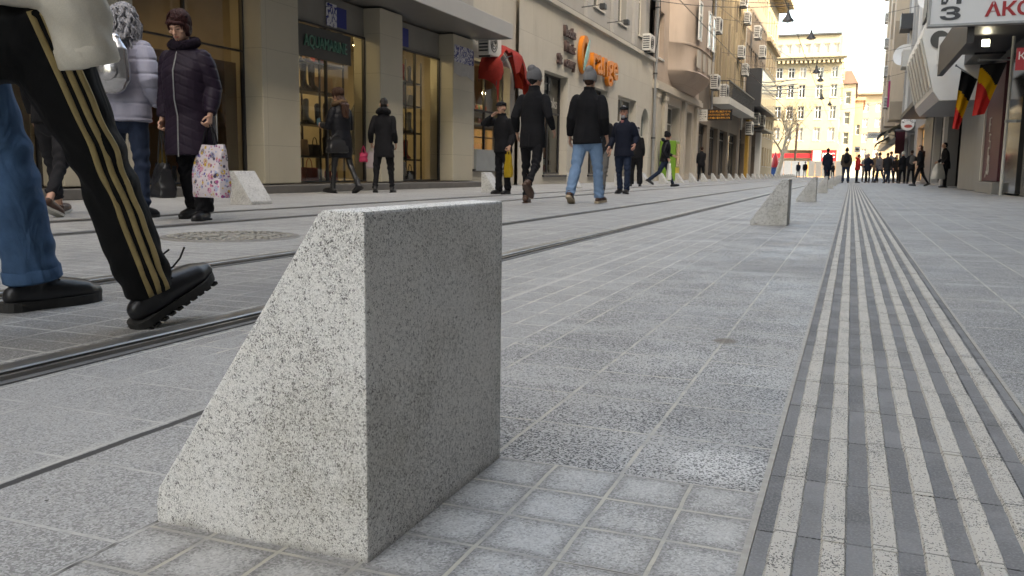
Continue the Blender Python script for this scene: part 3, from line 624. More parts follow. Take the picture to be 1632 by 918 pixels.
t = thing('book_display', 'orange and brown backdrop panel with stacked books in the bookshop window', 'display', (-9.6, 26.9, .3))
q = MB(); q.box(-9.75, -9.7, 25.8, 28.1, .3, 2.2); obj('backdrop', q, plain('orange_back', (.30, .11, .04), .6, .3, 1.5), t)
for i in range(14):
    q = MB(); y = 25.95 + (i % 7) * .3; q.box(-9.66, -9.5, y, y + .2, .32 + .3 * (i // 7), .32 + .3 * (i // 7) + RNG.uniform(.12, .26)); obj('book_stack', q, M_leath[i % 6], t)
M_oran = plain('orange_plastic', (.62, .19, .015), .35, .12, 3.); M_brnl = plain('brown_letters', (.09, .055, .05), .5, .2, 6.); M_teal = plain('teal_leaf', (.22, .40, .38), .35)
t = thing('bookshop_sign', 'large raised orange letters with a teal leaf in the O on the limestone front', 'sign', (-8.9, 31.5, 4.4))
q = MB(); n = 28
for r0, r1 in ((.36, .58),):
    for dd in (0, .16):
        for i in range(n):
            aa = 2 * PI * i / n; q.v += [(-8.98 + dd, 29.55 + r0 * .78 * math.cos(aa), 4.42 + r0 * 1.12 * math.sin(aa)), (-8.98 + dd, 29.55 + r1 * .86 * math.cos(aa), 4.42 + r1 * 1.12 * math.sin(aa))]
for i in range(n):
    j = (i + 1) % n; k = 2 * n
    for f in ((2 * i, 2 * j, 2 * j + 1, 2 * i + 1), (k + 2 * i, k + 2 * i + 1, k + 2 * j + 1, k + 2 * j), (2 * i, k + 2 * i, k + 2 * j, 2 * j), (2 * i + 1, 2 * j + 1, k + 2 * j + 1, k + 2 * i + 1)): q.f.append(f); q.mi.append(0)
obj('letter_o', q, M_oran, t, True)
letters('range', 1.35, (-8.90, 32.25, 4.40), '+x', M_oran, t, .08, .02, 'lettering', 0, 1.22)
q = MB(); q.tube([(-8.78, 29.15, 3.85), (-8.76, 29.35, 4.2), (-8.76, 29.6, 4.6), (-8.78, 29.85, 4.95)], [(.02, .02), (.04, .16), (.04, .15), (.02, .02)], 10, flat=(1, 0, 0)); obj('leaf', q, M_teal, t, True)
for txt, z, y, l in (('Books', 4.93, 28.05, 'first line of small brown raised letters left of the orange letters'), ('Music', 4.45, 28.1, 'middle line of small brown raised letters left of the orange letters'), ('St   onery', 3.97, 27.75, 'lowest line of small brown raised letters, some of them missing')):
    t = thing('raised_lettering', l, 'sign', (-8.95, y, z)); letters(txt, .46, (-8.95, y, z), '+x', M_brnl, t, .05, .012)
def ac(loc, s=1., label=None, fan='x', group='air conditioners on the left fronts'):
    x, y, z = loc; t = thing('air_conditioner', label or 'white air conditioner unit on the brown ribbed facade', 'air conditioner', loc, group)
    q = MB(); q.box(x, x + .3 * s, y - .42 * s, y + .42 * s, z, z + .6 * s, 0, .015); obj('casing', q, M_ac, t)
    q = MB(); cx_, cz_ = y - .1 * s, z + .3 * s
    for r in (.07, .14, .21): q.tube([(x + .305 * s, cx_ + r * s * math.cos(a), cz_ + r * s * math.sin(a)) for a in np.linspace(0, 2 * PI, 15)], .012 * s, 5)
    obj('fan_grille', q, M_dkmetal, t)
    q = MB()
    for k in range(6): q.box(x + .03 * s, x + .27 * s, y - .425 * s, y - .421 * s, z + (.08 + .08 * k) * s, z + (.12 + .08 * k) * s)
    obj('side_louvres', q, M_dkmetal, t)
    q = MB()
    for o in (-.3, .3): q.box(x - .02, x + .28 * s, y + o * s - .02, y + o * s + .02, z - .05, z - .002)
    obj('bracket', q, M_dkmetal, t); return t
ac((-8.95, 20.9, 3.30), 1., 'white air conditioner unit beside the torn red awning')
ac((-8.98, 39.2, 5.76), 1.2, 'air conditioner on the stone ledge above the arched door of the bookshop')
def arm(loc, out, label):
    x, y, z = loc; t = thing('flood_light', label, 'light', loc, 'flood lights on arms over the bookshop')
    obj('arm', MB().tube([(x, y, z), (x + out, y, z + .05)], .018, 6), M_dkmetal, t); q = MB(); q.box(x + out - .02, x + out + .18, y - .14, y + .14, z - .12, z + .08, 0, .02); obj('lamp_head', q, M_dkmetal, t)
for y in (27.0, 30.2, 33.6): arm((-9.22, y, 6.15), .7, 'dark flood light on a thin arm above the orange letters')
t = thing('box_sign', 'thin horizontal arm holding a box sign high on the bookshop corner', 'sign', (-9, 40.6, 8.6))
obj('arm', MB().tube([(-9.2, 40.5, 8.3), (-7.6, 40.6, 8.3)], .03, 6), M_steel, t); obj('box', MB().box(-8.9, -8.3, 40.0, 40.5, 8.9, 9.2, 0, .02), M_ac, t); obj('drain_hose', MB().tube([(-8.6, 40.4, 8.9), (-8.6, 40.5, 7.6), (-8.8, 41.0, 6.4), (-8.95, 41.2, 5.9)], .02, 6), M_dkmetal, t)

# ------------------------------------------------------------------ pink bay building
M_pink = stone('pink_render', (.40, .325, .27), 6., 5., .003, None, 'x', .05, .35); M_pinkp = stone('cream_trim', (.46, .42, .36), 6., 5., .003, None, 'x', .05, .3)
b3 = thing('bay_window_building', 'pinkish rendered building with a rounded bay window above pale pilasters', 'building', (-9, 47.5, 0))
q = MB(); G3 = [(42.0, 43.0, .9, 3.9), (44.2, 48.3, .35, 3.9), (49.8, 52.2, .35, 3.9)]; wall(q, L9, 41.2, 54.4, 0, 4.35, G3, .5); obj('ground_wall', q, M_pinkp, b3)
q = MB(); q.box(-9.1, -8.72, 41.2, 54.4, 4.35, 4.62); q.box(-9.05, -8.8, 41.2, 54.4, 4.622, 4.75); obj('cornice', q, M_pinkp, b3)
for y in (41.5, 43.5, 48.9, 53.0): q = MB(); q.box(-8.997, -8.82, y, y + .62, 0, 4.33); q.box(-8.99, -8.78, y - .06, y + .68, 3.95, 4.15); q.box(-8.99, -8.76, y - .06, y + .68, 0, .35); obj('pilaster', q, M_pinkp, b3)
q = MB(); U3 = [(42.2, 43.4, z, z + 2.2) for z in (5.9, 9.3, 12.7)]; wall(q, L9, 41.2, 54.4, 4.75, 18, U3, .3); obj('upper_wall', q, M_pink, b3)
shell(b3, L9, 41.2, 54.4, 18, 7, M_intd, .55)
for g in G3: win(b3, L9, *g, 1, (.75,), .07, M_offw, M_pane, .5, 0, False, 'shop_window')
for h in U3: win(b3, L9, *h, 0, (.6,), .08, M_white, M_pane, .3, 0, True)
bay = MB(); n = 14; prof = []
for i in range(n + 1):
    y = 44.6 + 9.0 * i / n; k = abs(i / n - .5) * 2; prof.append((y, 1.15 * (1 - k ** 4.)))
levels = [(4.75, .25), (5.0, .55), (5.35, .92), (5.55, 1.0), (5.62, 1.08), (5.72, 1.0), (6.9, 1.0), (6.92, 1.06), (7.02, 1.06), (7.05, 1.0), (18., 1.0)]
for z, k in levels:
    for y, d in prof: bay.v.append((-9.02 + d * k, 49.1 + (y - 49.1) * (.55 + .45 * k if k < 1 else 1), z))
for j in range(len(levels) - 1):
    for i in range(n): bay.f.append((j * (n + 1) + i, j * (n + 1) + i + 1, (j + 1) * (n + 1) + i + 1, (j + 1) * (n + 1) + i)); bay.mi.append(0)
obj('bay', bay, M_pink, b3, True)
LB = Fr('L', -7.84)
for z in (7.25, 10.6, 13.9):
    for y in (46.3, 49.4, 51.0): win(b3, LB, y, y + .95, z, z + 1.95, 0, (.66,), .09, M_white, M_paneb if y < 47 else M_pane, .06, .06, False, 'bay_window')
for y, w in ((46.3, 1.1), (48.2, .7), (50., 1.0), (51.6, .5)): q = MB(); LB.box(q, y, y + w, .0, .035, 5.85, 6.75); obj('bay_panel', q, M_pinkp, b3)
t = thing('downpipe', 'grey drainpipe running down between the bookshop and the pink bay building', 'pipe', (-8.9, 41.25, 0)); obj('pipe', MB().tube([(-8.88, 41.25, 0), (-8.88, 41.25, 18)], .07, 8), M_steel, t, True)
q = MB()
for z in (2, 5, 8, 11, 14): q.box(-8.99, -8.80, 41.16, 41.34, z, z + .06)
obj('clamp', q, M_dkmetal, t)

# ------------------------------------------------------------------ brown ribbed building
M_brown = stone('brown_render', (.18, .15, .12), 2.2, 3., .01, (.12, .1, .08), 'x', .12, .45); M_rib2 = stone('pale_rib', (.36, .29, .19), .6, 2.2, .01, (.22, .18, .13), 'x', .25, .4)
b4 = thing('ribbed_building', 'dark brown building with tall vertical ribs, a railed balcony and many air conditioners', 'building', (-9, 65, 0))
W4 = [(y, y + 1.25, z, z + 2.0) for z in (6.6, 9.7, 12.8, 15.9) for y in np.arange(55.2, 73.5, 2.6)]
q = MB(); G4 = [(55.0, 58.2, .2, 3.5), (59.4, 63, .2, 3.5), (64, 68, .2, 3.5), (69, 74, .2, 3.5)]; wall(q, L9, 54.4, 75., 0, 20, W4 + G4, .35); obj('wall', q, M_brown, b4); shell(b4, L9, 54.4, 75, 20, 7, M_intd, .45)
for k, h in enumerate(W4): win(b4, L9, *h, 0, (.65,), .1, M_white if k % 3 else M_offw, (M_pane, M_curt, M_warmp)[k % 3], .35)
for y in np.arange(58.6, 74.9, 1.3): q = MB(); L9.box(q, y, y + .28, .003, .3, 5.5, 19.8); obj('vertical_rib', q, M_rib2, b4)
for g in G4: win(b4, L9, *g, 2, (.8,), .09, M_dkmetal, M_pane, .35, 0, False, 'shop_window')
q = MB(); q.box(-8.99, -7.8, 59.2, 74.8, 4.95, 5.4); obj('balcony', q, M_offw, b4)
q = MB(); q.box(-7.86, -7.8, 59.2, 74.8, 6.4, 6.48); q.box(-8.9, -7.8, 59.2, 59.26, 6.4, 6.48)
for y in np.arange(59.25, 74.7, .32): q.box(-7.85, -7.82, y, y + .03, 5.4, 6.4)
for x in np.arange(-8.8, -7.9, .25): q.box(x, x + .03, 59.21, 59.24, 5.4, 6.4)
obj('railing', q, M_dkmetal, b4); q = MB(); q.box(-7.9, -7.87, 61.5, 74.7, 5.45, 6.3); obj('railing_panel', q, M_dkmetal, b4)
for y, z, l in ((57.2, 9.2, 'upper air conditioner left of the first rib of the brown facade'), (57.2, 5.7, 'air conditioner low on the brown facade beside the balcony'), (61.5, 5.5, 'air conditioner standing on the railed balcony'), (70., 9.2, 'larger air conditioner halfway up the brown ribs'), (73, 8.2, None), (70, 13.0, None), (73, 12.2, None), (68, 13.9, None)): ac((-8.68, y, z), 1.5, l)
t = thing('downpipe', 'pale drainpipe at the far edge of the brown ribbed building', 'pipe', (-8.9, 75, 0)); obj('pipe', MB().tube([(-8.8, 75, 4), (-8.8, 75, 20)], .09, 8), M_offw, t, True)
t = thing('downpipe', 'dark drainpipe on the near edge of the brown ribbed building', 'pipe', (-8.9, 58.2, 0)); obj('pipe', MB().tube([(-8.8, 58.3, 4.5), (-8.8, 58.3, 20)], .08, 8), M_steel, t, True)
def bars(mb, x0, x1, y, z, h, seed):
    r = random.Random(seed); x = x0
    while x < x1 - .05:
        w = r.uniform(.03, .07)
        mb.box(x, x + .018, y - .006, y, z, z + h)
        if r.random() < .6: mb.box(x + .019, x + w, y - .005, y, z + r.choice([0, h * .45, h * .85]), z + r.choice([0, h * .45, h * .85]) + .02)
        x += w + .022
t = thing('blade_sign', 'blade sign with white notice and three orange lines on black above the pavement', 'sign', (-8, 54.4, 3.7))
obj('white_panel', MB().box(-8.95, -8.42, 54.3, 54.42, 3.55, 4.25, 0, .01), M_white, t); obj('black_panel', MB().box(-8.415, -6.95, 54.3, 54.42, 3.6, 4.25, 0, .01), M_black, t)
q = MB()
for k in range(3): bars(q, -8.35, -7.05 + .0 * k, 54.298, 3.68 + .19 * k, .12, k)
obj('orange_lines', q, plain('sign_orange', (.75, .33, .03), .5), t)
q = MB()
for k in range(4): bars(q, -8.9, -8.47, 54.298, 3.64 + .14 * k, .06, 9 + k)
obj('dark_lines', q, M_dkmetal, t)
# ------------------------------------------------------------------ ribbon-window building
M_tan = stone('tan_render', (.28, .225, .175), 3., 3., .005, None, 'x', .08, .35)
b5 = thing('ribbon_window_building', 'tan building with rows of narrow windows over a glazed white box front', 'building', (-9, 85, 0))
W5 = [(y, y + 1.1, z, z + 1.6) for z in (9.9, 13.0, 16.1) for y in np.arange(75.8, 94, 1.75)]
q = MB(); G5 = [(76, 79.5, .2, 4.4), (81, 84, .2, 4.6), (85.5, 88.5, .2, 4.2), (90, 94, .2, 4.2)]; wall(q, L9, 75, 95, 0, 19.3, W5 + G5, .4); obj('wall', q, M_tan, b5); shell(b5, L9, 75, 95, 19.3, 7, M_intd, .5)
for k, h in enumerate(W5): win(b5, L9, *h, 0, (), .08, M_tan, M_pane if k % 4 else M_curt, .4)
for k, g in enumerate(G5): win(b5, L9, *g, 1, (.75,), .1, M_dkmetal, M_pane, .4, 0, False, 'shop_window')
q = MB(); q.box(-8.99, -7.7, 78.6, 94, 6.2, 9.4); obj('box_front', q, M_dkmetal, b5)
for k in range(6): q = MB(); q.box(-7.699, -7.66, 78.8 + k * 2.5, 81.2 + k * 2.5, 6.35, 9.25); obj('glazed_panel', q, M_warmp, b5)
q = MB(); q.box(-8.99, -8.1, 75.2, 79.6, 5.1, 5.3); q.box(-8.99, -7.9, 85, 94.5, 4.5, 4.7); obj('shop_canopy', q, M_dkmetal, b5)
q = MB(); q.box(-8.99, -8.7, 79.8, 80.8, 0, 6.); obj('yellow_column', q, plain('yellow_paint', (.45, .27, .05), .6), b5); q = MB(); q.box(-8.99, -8.5, 88.6, 89.8, 0, 4.4); obj('white_column', q, M_white, b5)
for y, z in ((80.5, 12.1), (85.5, 11.1), (83, 4.8), (88, 4.9), (77.6, 3.7)): ac((-8.68, y, z), 1.8, 'white air conditioner unit on the tan ribbon window building')
for k in range(4):
    t = thing('flag_pole', 'bare horizontal flag pole sticking out of the tan building', 'pole', (-9, 86, 8 + k), 'bare flag poles on the tan building'); y = 84 + 3 * k
    obj('pole', MB().tube([(-7.7, y, 8.7 - .1 * k), (-5.2, y, 8.9 - .1 * k)], .05, 6), M_steel, t); obj('bracket', MB().tube([(-7.7, y, 8.1 - .1 * k), (-6.2, y, 8.8 - .1 * k)], .03, 6), M_steel, t)
# ------------------------------------------------------------------ corniced beige building
M_beige = stone('beige_render', (.46, .37, .24), 4., 3.3, .004, None, 'x', .05, .25)
b6 = thing('corniced_building', 'tall beige building with heavy cornices at the far left end of the row', 'building', (-9, 102, 0))
W6 = [(y, y + 1.2, z, z + 2.) for z in (1.2, 4.3, 8.2, 11.4, 15.2) for y in np.arange(96.3, 107, 2.9)]
q = MB(); wall(q, L9, 95, 108.5, 0, 19.2, W6, .35); obj('wall', q, M_beige, b6); shell(b6, L9, 95, 108.5, 19.2, 7, M_beige, .45)
for k, h in enumerate(W6): win(b6, L9, *h, 0, (.6,), .1, M_offw, (M_pane, M_warmp, M_pane)[k % 3], .35, 0, True)
q = MB(); q.box(-16, -7.9, 94.9, 109.2, 19.2, 19.5); q.box(-16, -7.4, 94.9, 109.6, 19.5, 19.75); obj('cornice', q, M_beige, b6)
for z in (6.7, 14.0): q = MB(); q.box(-9.2, -8.6, 95, 108.8, z, z + .35); obj('string_course', q, M_beige, b6)
for k in range(11): q = MB(); q.box(-8.99, -8.1, 95.5 + k * 1.2, 95.8 + k * 1.2, 18.85, 19.2); obj('cornice_bracket', q, M_beige, b6)
# green vending machine by the bay building
t = thing('vending_machine', 'bright green vending machine with yellow front against the pale pilasters', 'machine', (-8.5, 42.9, 0))
obj('cabinet', MB().box(-8.78, -8.0, 42.3, 43.3, .02, 1.95, 0, .03), plain('lime_green', (.13, .27, .02), .4), t); obj('front_window', MB().box(-7.999, -7.97, 42.4, 43.2, .7, 1.8), plain('machine_window', (.12, .10, .05), .2, .6, 5.), t)
obj('yellow_panel', MB().box(-7.999, -7.965, 42.38, 43.22, .1, .66), plain('machine_yellow', (.60, .48, .02), .4, .3, 4.), t)
# ------------------------------------------------------------------ right side of the street
R34 = Fr('R', 3.4)
M_rgrey = stone('dark_grey_render', (.13, .13, .128), 2.4, 2.6, .006, None, 'x', .08, .3); M_rlite = stone('light_grey_column', (.30, .295, .28), 8., 8., .002, None, 'x', .05, .35)
M_maroon = plain('maroon_panel', (.085, .012, .022), .45, .25, 3.); M_dkglass = NT('dark_shopfront'); M_dkglass = M_dkglass.done(M_dkglass.mix(M_dkglass.noise(1.2, 4), (.012, .013, .014), (.05, .048, .045)), .08, Specular_IOR_Level=.7)
r1 = thing('dark_shop_building', 'dark grey building on the right with maroon panel and shadowed shop fronts under a canopy', 'building', (3.4, 25, 0))
q = MB(); W1 = [(y, y + 1.5, z, z + 1.9) for y in np.arange(-48, 37, 3.) for z in (5.6, 8.8, 12.0, 15.2)]
G1 = [(14., 17.9, .2, 3.2), (18.3, 21.2, .2, 3.2), (32.6, 38., .02, 3.2)]
wall(q, R34, -50, 39.5, 0, 24, W1 + G1, .4); obj('wall', q, M_rgrey, r1)
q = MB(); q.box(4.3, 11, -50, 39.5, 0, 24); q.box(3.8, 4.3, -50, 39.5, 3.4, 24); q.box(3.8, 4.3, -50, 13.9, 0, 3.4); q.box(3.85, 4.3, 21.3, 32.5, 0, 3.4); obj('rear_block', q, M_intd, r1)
for h in W1[int(4 * 21):]: win(r1, R34, *h, 1, (.7,), .07, M_offw, M_pane, .4)
win(r1, R34, *G1[0], 1, (.75,), .07, M_steel, M_clear2, .4, 0, False, 'shop_window'); win(r1, R34, *G1[1], 1, (.55, .75), .07, M_steel, M_clear2, .4, 0, False, 'shop_window')
q = MB(); q.box(4.15, 4.2, 18.6, 20.2, 1.5, 2.6); obj('warm_display', q, emit('warm_display', (1., .62, .35), .35), r1)
q = MB(); q.box(4.1, 4.14, 18.7, 19.3, .7, 1.45); obj('red_display', q, plain('red_goods', (.35, .02, .03), .5), r1)
q = MB(); q.box(3.22, 3.398, 26.4, 31.6, .02, 3.3); obj('light_column', q, M_rlite, r1)
q = MB(); q.box(3.24, 3.398, 23.6, 26.2, .30, 3.2); obj('maroon_panel', q, M_maroon, r1); q = MB(); q.box(3.12, 3.398, 23.4, 26.38, 0, .28, 0, .01); obj('stone_kicker', q, M_rlite, r1)
q = MB(); q.box(3.30, 3.398, 21.4, 23.35, .05, 3.2); obj('dark_shopfront', q, M_dkglass, r1)
q = MB(); q.box(3.2, 3.26, 26.25, 26.36, .3, 3.1); obj('pale_strip', q, M_offw, r1)
q = MB(); q.box(3.1, 3.39, 17.95, 18.25, 0, 3.3); obj('pier', q, M_rlite, r1)
q = MB(); q.box(1.25, 3.395, -50, 2., 3.45, 3.75); q.box(2.05, 3.395, 19.25, 25.4, 3.5, 3.75); q.box(1.92, 2.045, 19.25, 25.4, 2.98, 3.75); q.box(2.7, 3.395, 25.01, 39.3, 3.45, 3.7); obj('canopy', q, plain('black_soffit', (.03, .03, .034), .5, .3, 2.), r1)  # first box: unseen overhang added to shade the near bollard's right face
t = thing('graffiti', 'pale sprayed graffiti scrawl running up the maroon panel', 'graffiti', (3.23, 24.8, .9))
q = MB()
for strokes in ([(0, 0), (0, .34), (.22, .34)], [(0, .18), (.17, .18)]): q.tube([(3.235, 25.4 - u, 1.55 + v) for u, v in strokes], .022, 6)
q.tube([(3.235, 25.25 - u, 1.1 + v) for u, v in ((.18, .36), (.0, .38), (-.02, .22), (.18, .18), (.18, .02), (-.02, .04))], .022, 6)
q.tube([(3.235, 25.3, 1.15), (3.235, 25.28, .95), (3.235, 25.2, .92)], .02, 6)
for c, r in (((25.2, .83), .11), ((25.15, .60), .13)): q.tube([(3.235, c[0] + r * math.cos(a), c[1] + r * math.sin(a)) for a in np.linspace(0, 2 * PI, 13)], .02, 6)
q.tube([(3.235, 25.4, .55), (3.235, 25.55, .4)], .02, 6)
obj('spray_lines', q, plain('spray_white', (.5, .48, .46), .7), t)
t = thing('pipe_post', 'thin pale pipe standing against the dark shop front right of the maroon panel', 'pipe', (3.1, 22.2, 0)); obj('pipe', MB().tube([(3.12, 22.0, 0), (3.12, 22.0, 3.45)], .035, 8), M_offw, t, True); obj('clamp', MB().box(3.08, 3.3, 21.96, 22.04, 1.6, 1.66), M_steel, t)
# projecting sign
t = thing('projecting_sign', 'large white projecting shop sign with dark and red lettering across the top right', 'sign', (2, 19, 3.2))
SX, SY, SZ = 1.21, 19.0, 3.27
obj('sign_panel', MB().box(SX + .03, 3.38, SY, SY + .16, SZ + .05, SZ + 1.75), plain('sign_white', (.66, .67, .68), .45, .06, 1.5), t)
q = MB(); q.box(SX - .02, 3.39, SY - .02, SY + .18, SZ, SZ + .048, 0, .006); q.box(SX - .02, SX + .028, SY - .02, SY + .18, SZ + .049, SZ + 1.78, 0, .006); obj('sign_frame', q, M_steel, t)
M_charc = plain('charcoal_letters', (.045, .05, .058), .5); M_redl = plain('red_letters', (.36, .012, .02), .45)
def F_(txt, sz, x, z, m, name, bold=.012, sx=1.1): letters(txt, sz, (x, SY - .006, z), '-y', m, t, .005, bold, name, 0, sx)
F_('И', .66, SX + .37, SZ + .63, M_charc, 'dark_letter', .022, .82); F_('З', .32, SX + .37, SZ + .22, M_charc, 'dark_letter', .010, 2.0)
F_('АКС', .34, SX + 1.36, SZ + .26, M_redl, 'red_lettering', .010, 1.12); F_('www', .20, SX + 1.84, SZ + .62, plain('green_script', (.16, .30, .03), .5), 'green_lettering', .0)
obj('red_block', MB().box(SX + .98, SX + 1.50, SY - .005, SY - .001, SZ + .55, SZ + .9), M_redl, t); obj('photo_patch', MB().box(SX + 1.58, SX + 2.15, SY - .004, SY - .001, SZ + .40, SZ + 1.5), plain('photo_print', (.40, .33, .20), .5, .5, 3.), t)
t = thing('spot_light', 'small bright flood light glowing under the dark canopy', 'light', (2.58, 22.0, 3.3))
obj('housing', MB().box(2.49, 2.67, 22.02, 22.12, 3.24, 3.42, 0, .01), M_dkmetal, t); obj('lens', MB().box(2.51, 2.65, 22.005, 22.018, 3.26, 3.40), emit('flood_lens', (1, .98, .85), 7.), t)
t = thing('small_sign', 'small red sign with white letters hanging at the right edge under the canopy', 'sign', (2.6, 18, 2.4))
obj('red_plate', MB().box(2.80, 3.3, 19.30, 19.34, 2.44, 2.86), plain('red_plate', (.35, .015, .025), .4), t); letters('КЕ', .2, (2.95, 19.295, 2.70), '-y', M_white, t, .003); obj('hanger', MB().tube([(3.0, 19.32, 2.86), (3.0, 19.32, 3.49)], .01, 6), M_steel, t)
# flags on slanted poles
FB = fabric('flag_black', (.012, .012, .014), .8, .2, .3, 5.); FY = fabric('flag_yellow', (.62, .34, .012), .8, .12, .3, 5.); FR = fabric('flag_red', (.52, .03, .03), .8, .15, .3, 5.)
def flag(A, B, Cc, D, y0, pole, label, slant, b1_=.42, b2_=.7):
    t = thing('flag', label, 'flag', (A[0], y0, A[1]), 'black yellow and red flags under the canopy'); nu, nv = 14, 30; q = MB(); th = .006
    for s in (0, 1):
        for j in range(nv + 1):
            v = j / nv
            for i in range(nu + 1):
                u = i / nu; x = (A[0] * (1 - u) + B[0] * u) * (1 - v) + (D[0] * (1 - u) + Cc[0] * u) * v; z = (A[1] * (1 - u) + B[1] * u) * (1 - v) + (D[1] * (1 - u) + Cc[1] * u) * v
                q.v.append((x, y0 + .055 * math.sin(u * 9 + v * 1.5) * (.35 + v) + .02 * math.sin(v * 7 + u * 3) + s * th, z))
    K = (nu + 1) * (nv + 1)
    for j in range(nv):
        for i in range(nu):
            u, v = (i + .5) / nu, (j + .5) / nv; w = v + slant * (u - .5); m = 0 if w < b1_ else (1 if w < b2_ else 2); a = j * (nu + 1) + i
            q.f += [(a, a + 1, a + nu + 2, a + nu + 1), (a + K, a + nu + 1 + K, a + nu + 2 + K, a + 1 + K)]; q.mi += [m, m]
    obj('flag_cloth', q, [FB, FY, FR], t, 'all'); obj('flag_pole', MB().tube(pole, .016, 8), M_steel, t); obj('pole_tip', MB().ell(pole[0], (.028, .028, .04), 10), M_steel, t, True)
flag((2.49, 3.14), (2.88, 2.9), (2.52, 1.62), (2.39, 1.65), 25.6, [(2.36, 25.6, 3.26), (2.90, 25.65, 2.88), (3.3, 25.7, 2.6)], 'black yellow and red flag drooping on the left, nearer the grey column', -.13, .38, .70)
flag((2.54, 2.90), (3.07, 2.94), (2.70, 1.81), (2.47, 1.77), 22.3, [(2.5, 22.28, 3.0), (3.05, 22.3, 2.99), (3.38, 22.4, 2.97)], 'black yellow and red flag drooping on the right, in front of the maroon panel', -.43, .25, .52)
# white faceted bay sign
t = thing('bay_box', 'white faceted box front with glazed slanting side and dark disc above the flags', 'bay', (2.7, 30, 3))
pf = [(3.38, 2.5), (2.15, 2.5), (1.98, 2.75), (1.60, 4.25), (1.66, 4.6), (2.0, 5.1), (3.38, 5.1)]
q = MB(); q.prism(pf, 'y', 27.2, 34.5); obj('box_shell', q, M_white, t)
def on_slope(k, o): return (1.98 - .38 * k - o, 2.75 + 1.5 * k - o * .25)
a0, a1 = on_slope(.10, .012), on_slope(.97, .012)
q = MB(); q.add([(a0[0], 27.4, a0[1]), (a0[0], 34.3, a0[1]), (a1[0], 34.3, a1[1]), (a1[0], 27.4, a1[1])], [(0, 1, 2, 3)]); obj('glazing', q, plain('bronze_glass', (.36, .28, .22), .15, .3, .8), t)
a0, a1 = on_slope(.08, .03), on_slope(.98, .03)
for y in np.arange(27.4, 34.4, 1.1): q = MB(); q.tube([(a0[0], y, a0[1]), (a1[0], y, a1[1])], .03, 6); obj('glazing_bar', q, M_offw, t)
q = MB(); q.add([(3.38, 27.19, 2.49), (2.14, 27.19, 2.49), (1.965, 27.19, 2.74), (1.965, 34.52, 2.74), (2.14, 34.52, 2.49), (3.38, 34.52, 2.49)], [(1, 2, 3, 4), (0, 1, 4, 5)]); obj('grey_underside', q, plain('grey_underside', (.20, .205, .22), .3), t)
obj('dark_disc', MB().lathe([(.001, 0), (.24, 0), (.24, .03), (.001, .03)], (0, 0, 0), 28).xf(Matrix.Translation((2.05, 27.19, 4.15)) @ Matrix.Rotation(PI / 2, 4, 'X')), plain('disc_dark', (.06, .06, .055), .5), t)
obj('upright_block', MB().box(2.02, 2.30, 27.0, 27.15, 3.45, 4.2, 0, .01), M_white, t)
# ------------------------------------------------------------------ grey and beige buildings further along
M_rg2 = stone('pale_grey_render', (.44, .43, .41), 3., 3.1, .006, None, 'x', .06, .35)
r2 = thing('balcony_building', 'pale grey building with white pilasters and satellite dishes on the right', 'building', (3.4, 55, 0))
W2 = [(y, y + 1.6, z, z + 2.) for y in np.arange(40.2, 71, 3.1) for z in (5., 8.2, 11.4, 14.6, 17.8)]; G2 = [(40.2, 44, .1, 3.1), (50., 55.5, .1, 3.1), (58, 62, .1, 3.), (64, 70, .1, 3.)]
q = MB(); wall(q, R34, 39.5, 73, 0, 26, W2 + G2, .35); obj('wall', q, M_rg2, r2); shell(r2, R34, 39.5, 73, 26, 8, M_intd, .6)
for k, h in enumerate(W2): win(r2, R34, *h, 1, (.68,), .09, M_white, (M_pane, M_curt)[k % 2], .35)
for k, g in enumerate(G2): win(r2, R34, *g, 1, (.8,), .09, M_dkmetal, emit('warm_shop', (1., .55, .22), .2) if k == 1 else M_pane, .35, 0, False, 'shop_window')
for y in np.arange(42.3, 72, 3.1): q = MB(); R34.box(q, y, y + .5, .003, .22, 3.6, 17.8); obj('pilaster', q, M_white if int(y) % 2 else M_rg2, r2)
for k, (y, z) in enumerate(((41, 7.), (47.3, 10.3), (53.5, 13.4), (59.8, 7.1), (66, 10.3))): q = MB(); R34.box(q, y, y + 2.2, .003, .9, z, z + .15); R34.box(q, y, y + 2.2, .84, .88, z + .15, z + 1.05); R34.box(q, y, y + .04, .1, .84, z + .15, z + 1.); obj('balcony', q, M_offw if k % 2 else M_dkmetal, r2)
q = MB(); R34.box(q, 44.4, 49.6, .003, .06, .05, 3.2); obj('grey_door_panel', q, plain('grey_panel', (.17, .175, .18), .4, .15, 2.), r2)
letters('43', .3, (3.33, 46.5, 2.75), '-x', M_white, r2, .004, 0, 'number_plate')
q = MB(); q.box(2.2, 3.39, 39.6, 49.9, 3.3, 3.5); obj('canopy', q, M_dkmetal, r2)
def awning(y0, y1, z, out, m, label):
    t = thing('awning', label, 'awning', (3.4, (y0 + y1) / 2, z)); q = MB(); q.prism([(3.395, z + .9), (3.395, z + .86), (3.4 - out, z), (3.4 - out, z + .04)], 'y', y0, y1); obj('canvas', q, m, t)
    q = MB(); q.box(3.4 - out, 3.4 - out + .02, y0, y1, z - .22, z - .001); obj('valance', q, m, t); q = MB(); q.tube([(3.39, y0 + .1, z - .1), (3.4 - out + .05, y0 + .1, z)], .02, 6); obj('arm', q, M_dkmetal, t)
M_canv = fabric('dark_canvas', (.055, .055, .05), .8); M_canv2 = fabric('olive_canvas', (.16, .15, .11), .8)
awning(58, 66, 3.1, 1.5, M_canv2, 'olive grey awning beside the round shop sign'); awning(68, 76, 3.3, 1.7, M_canv, 'dark awning hanging over the shops past the round sign'); awning(84, 92, 3.2, 1.5, M_canv, 'distant dark awning nearest the white hanging sign')
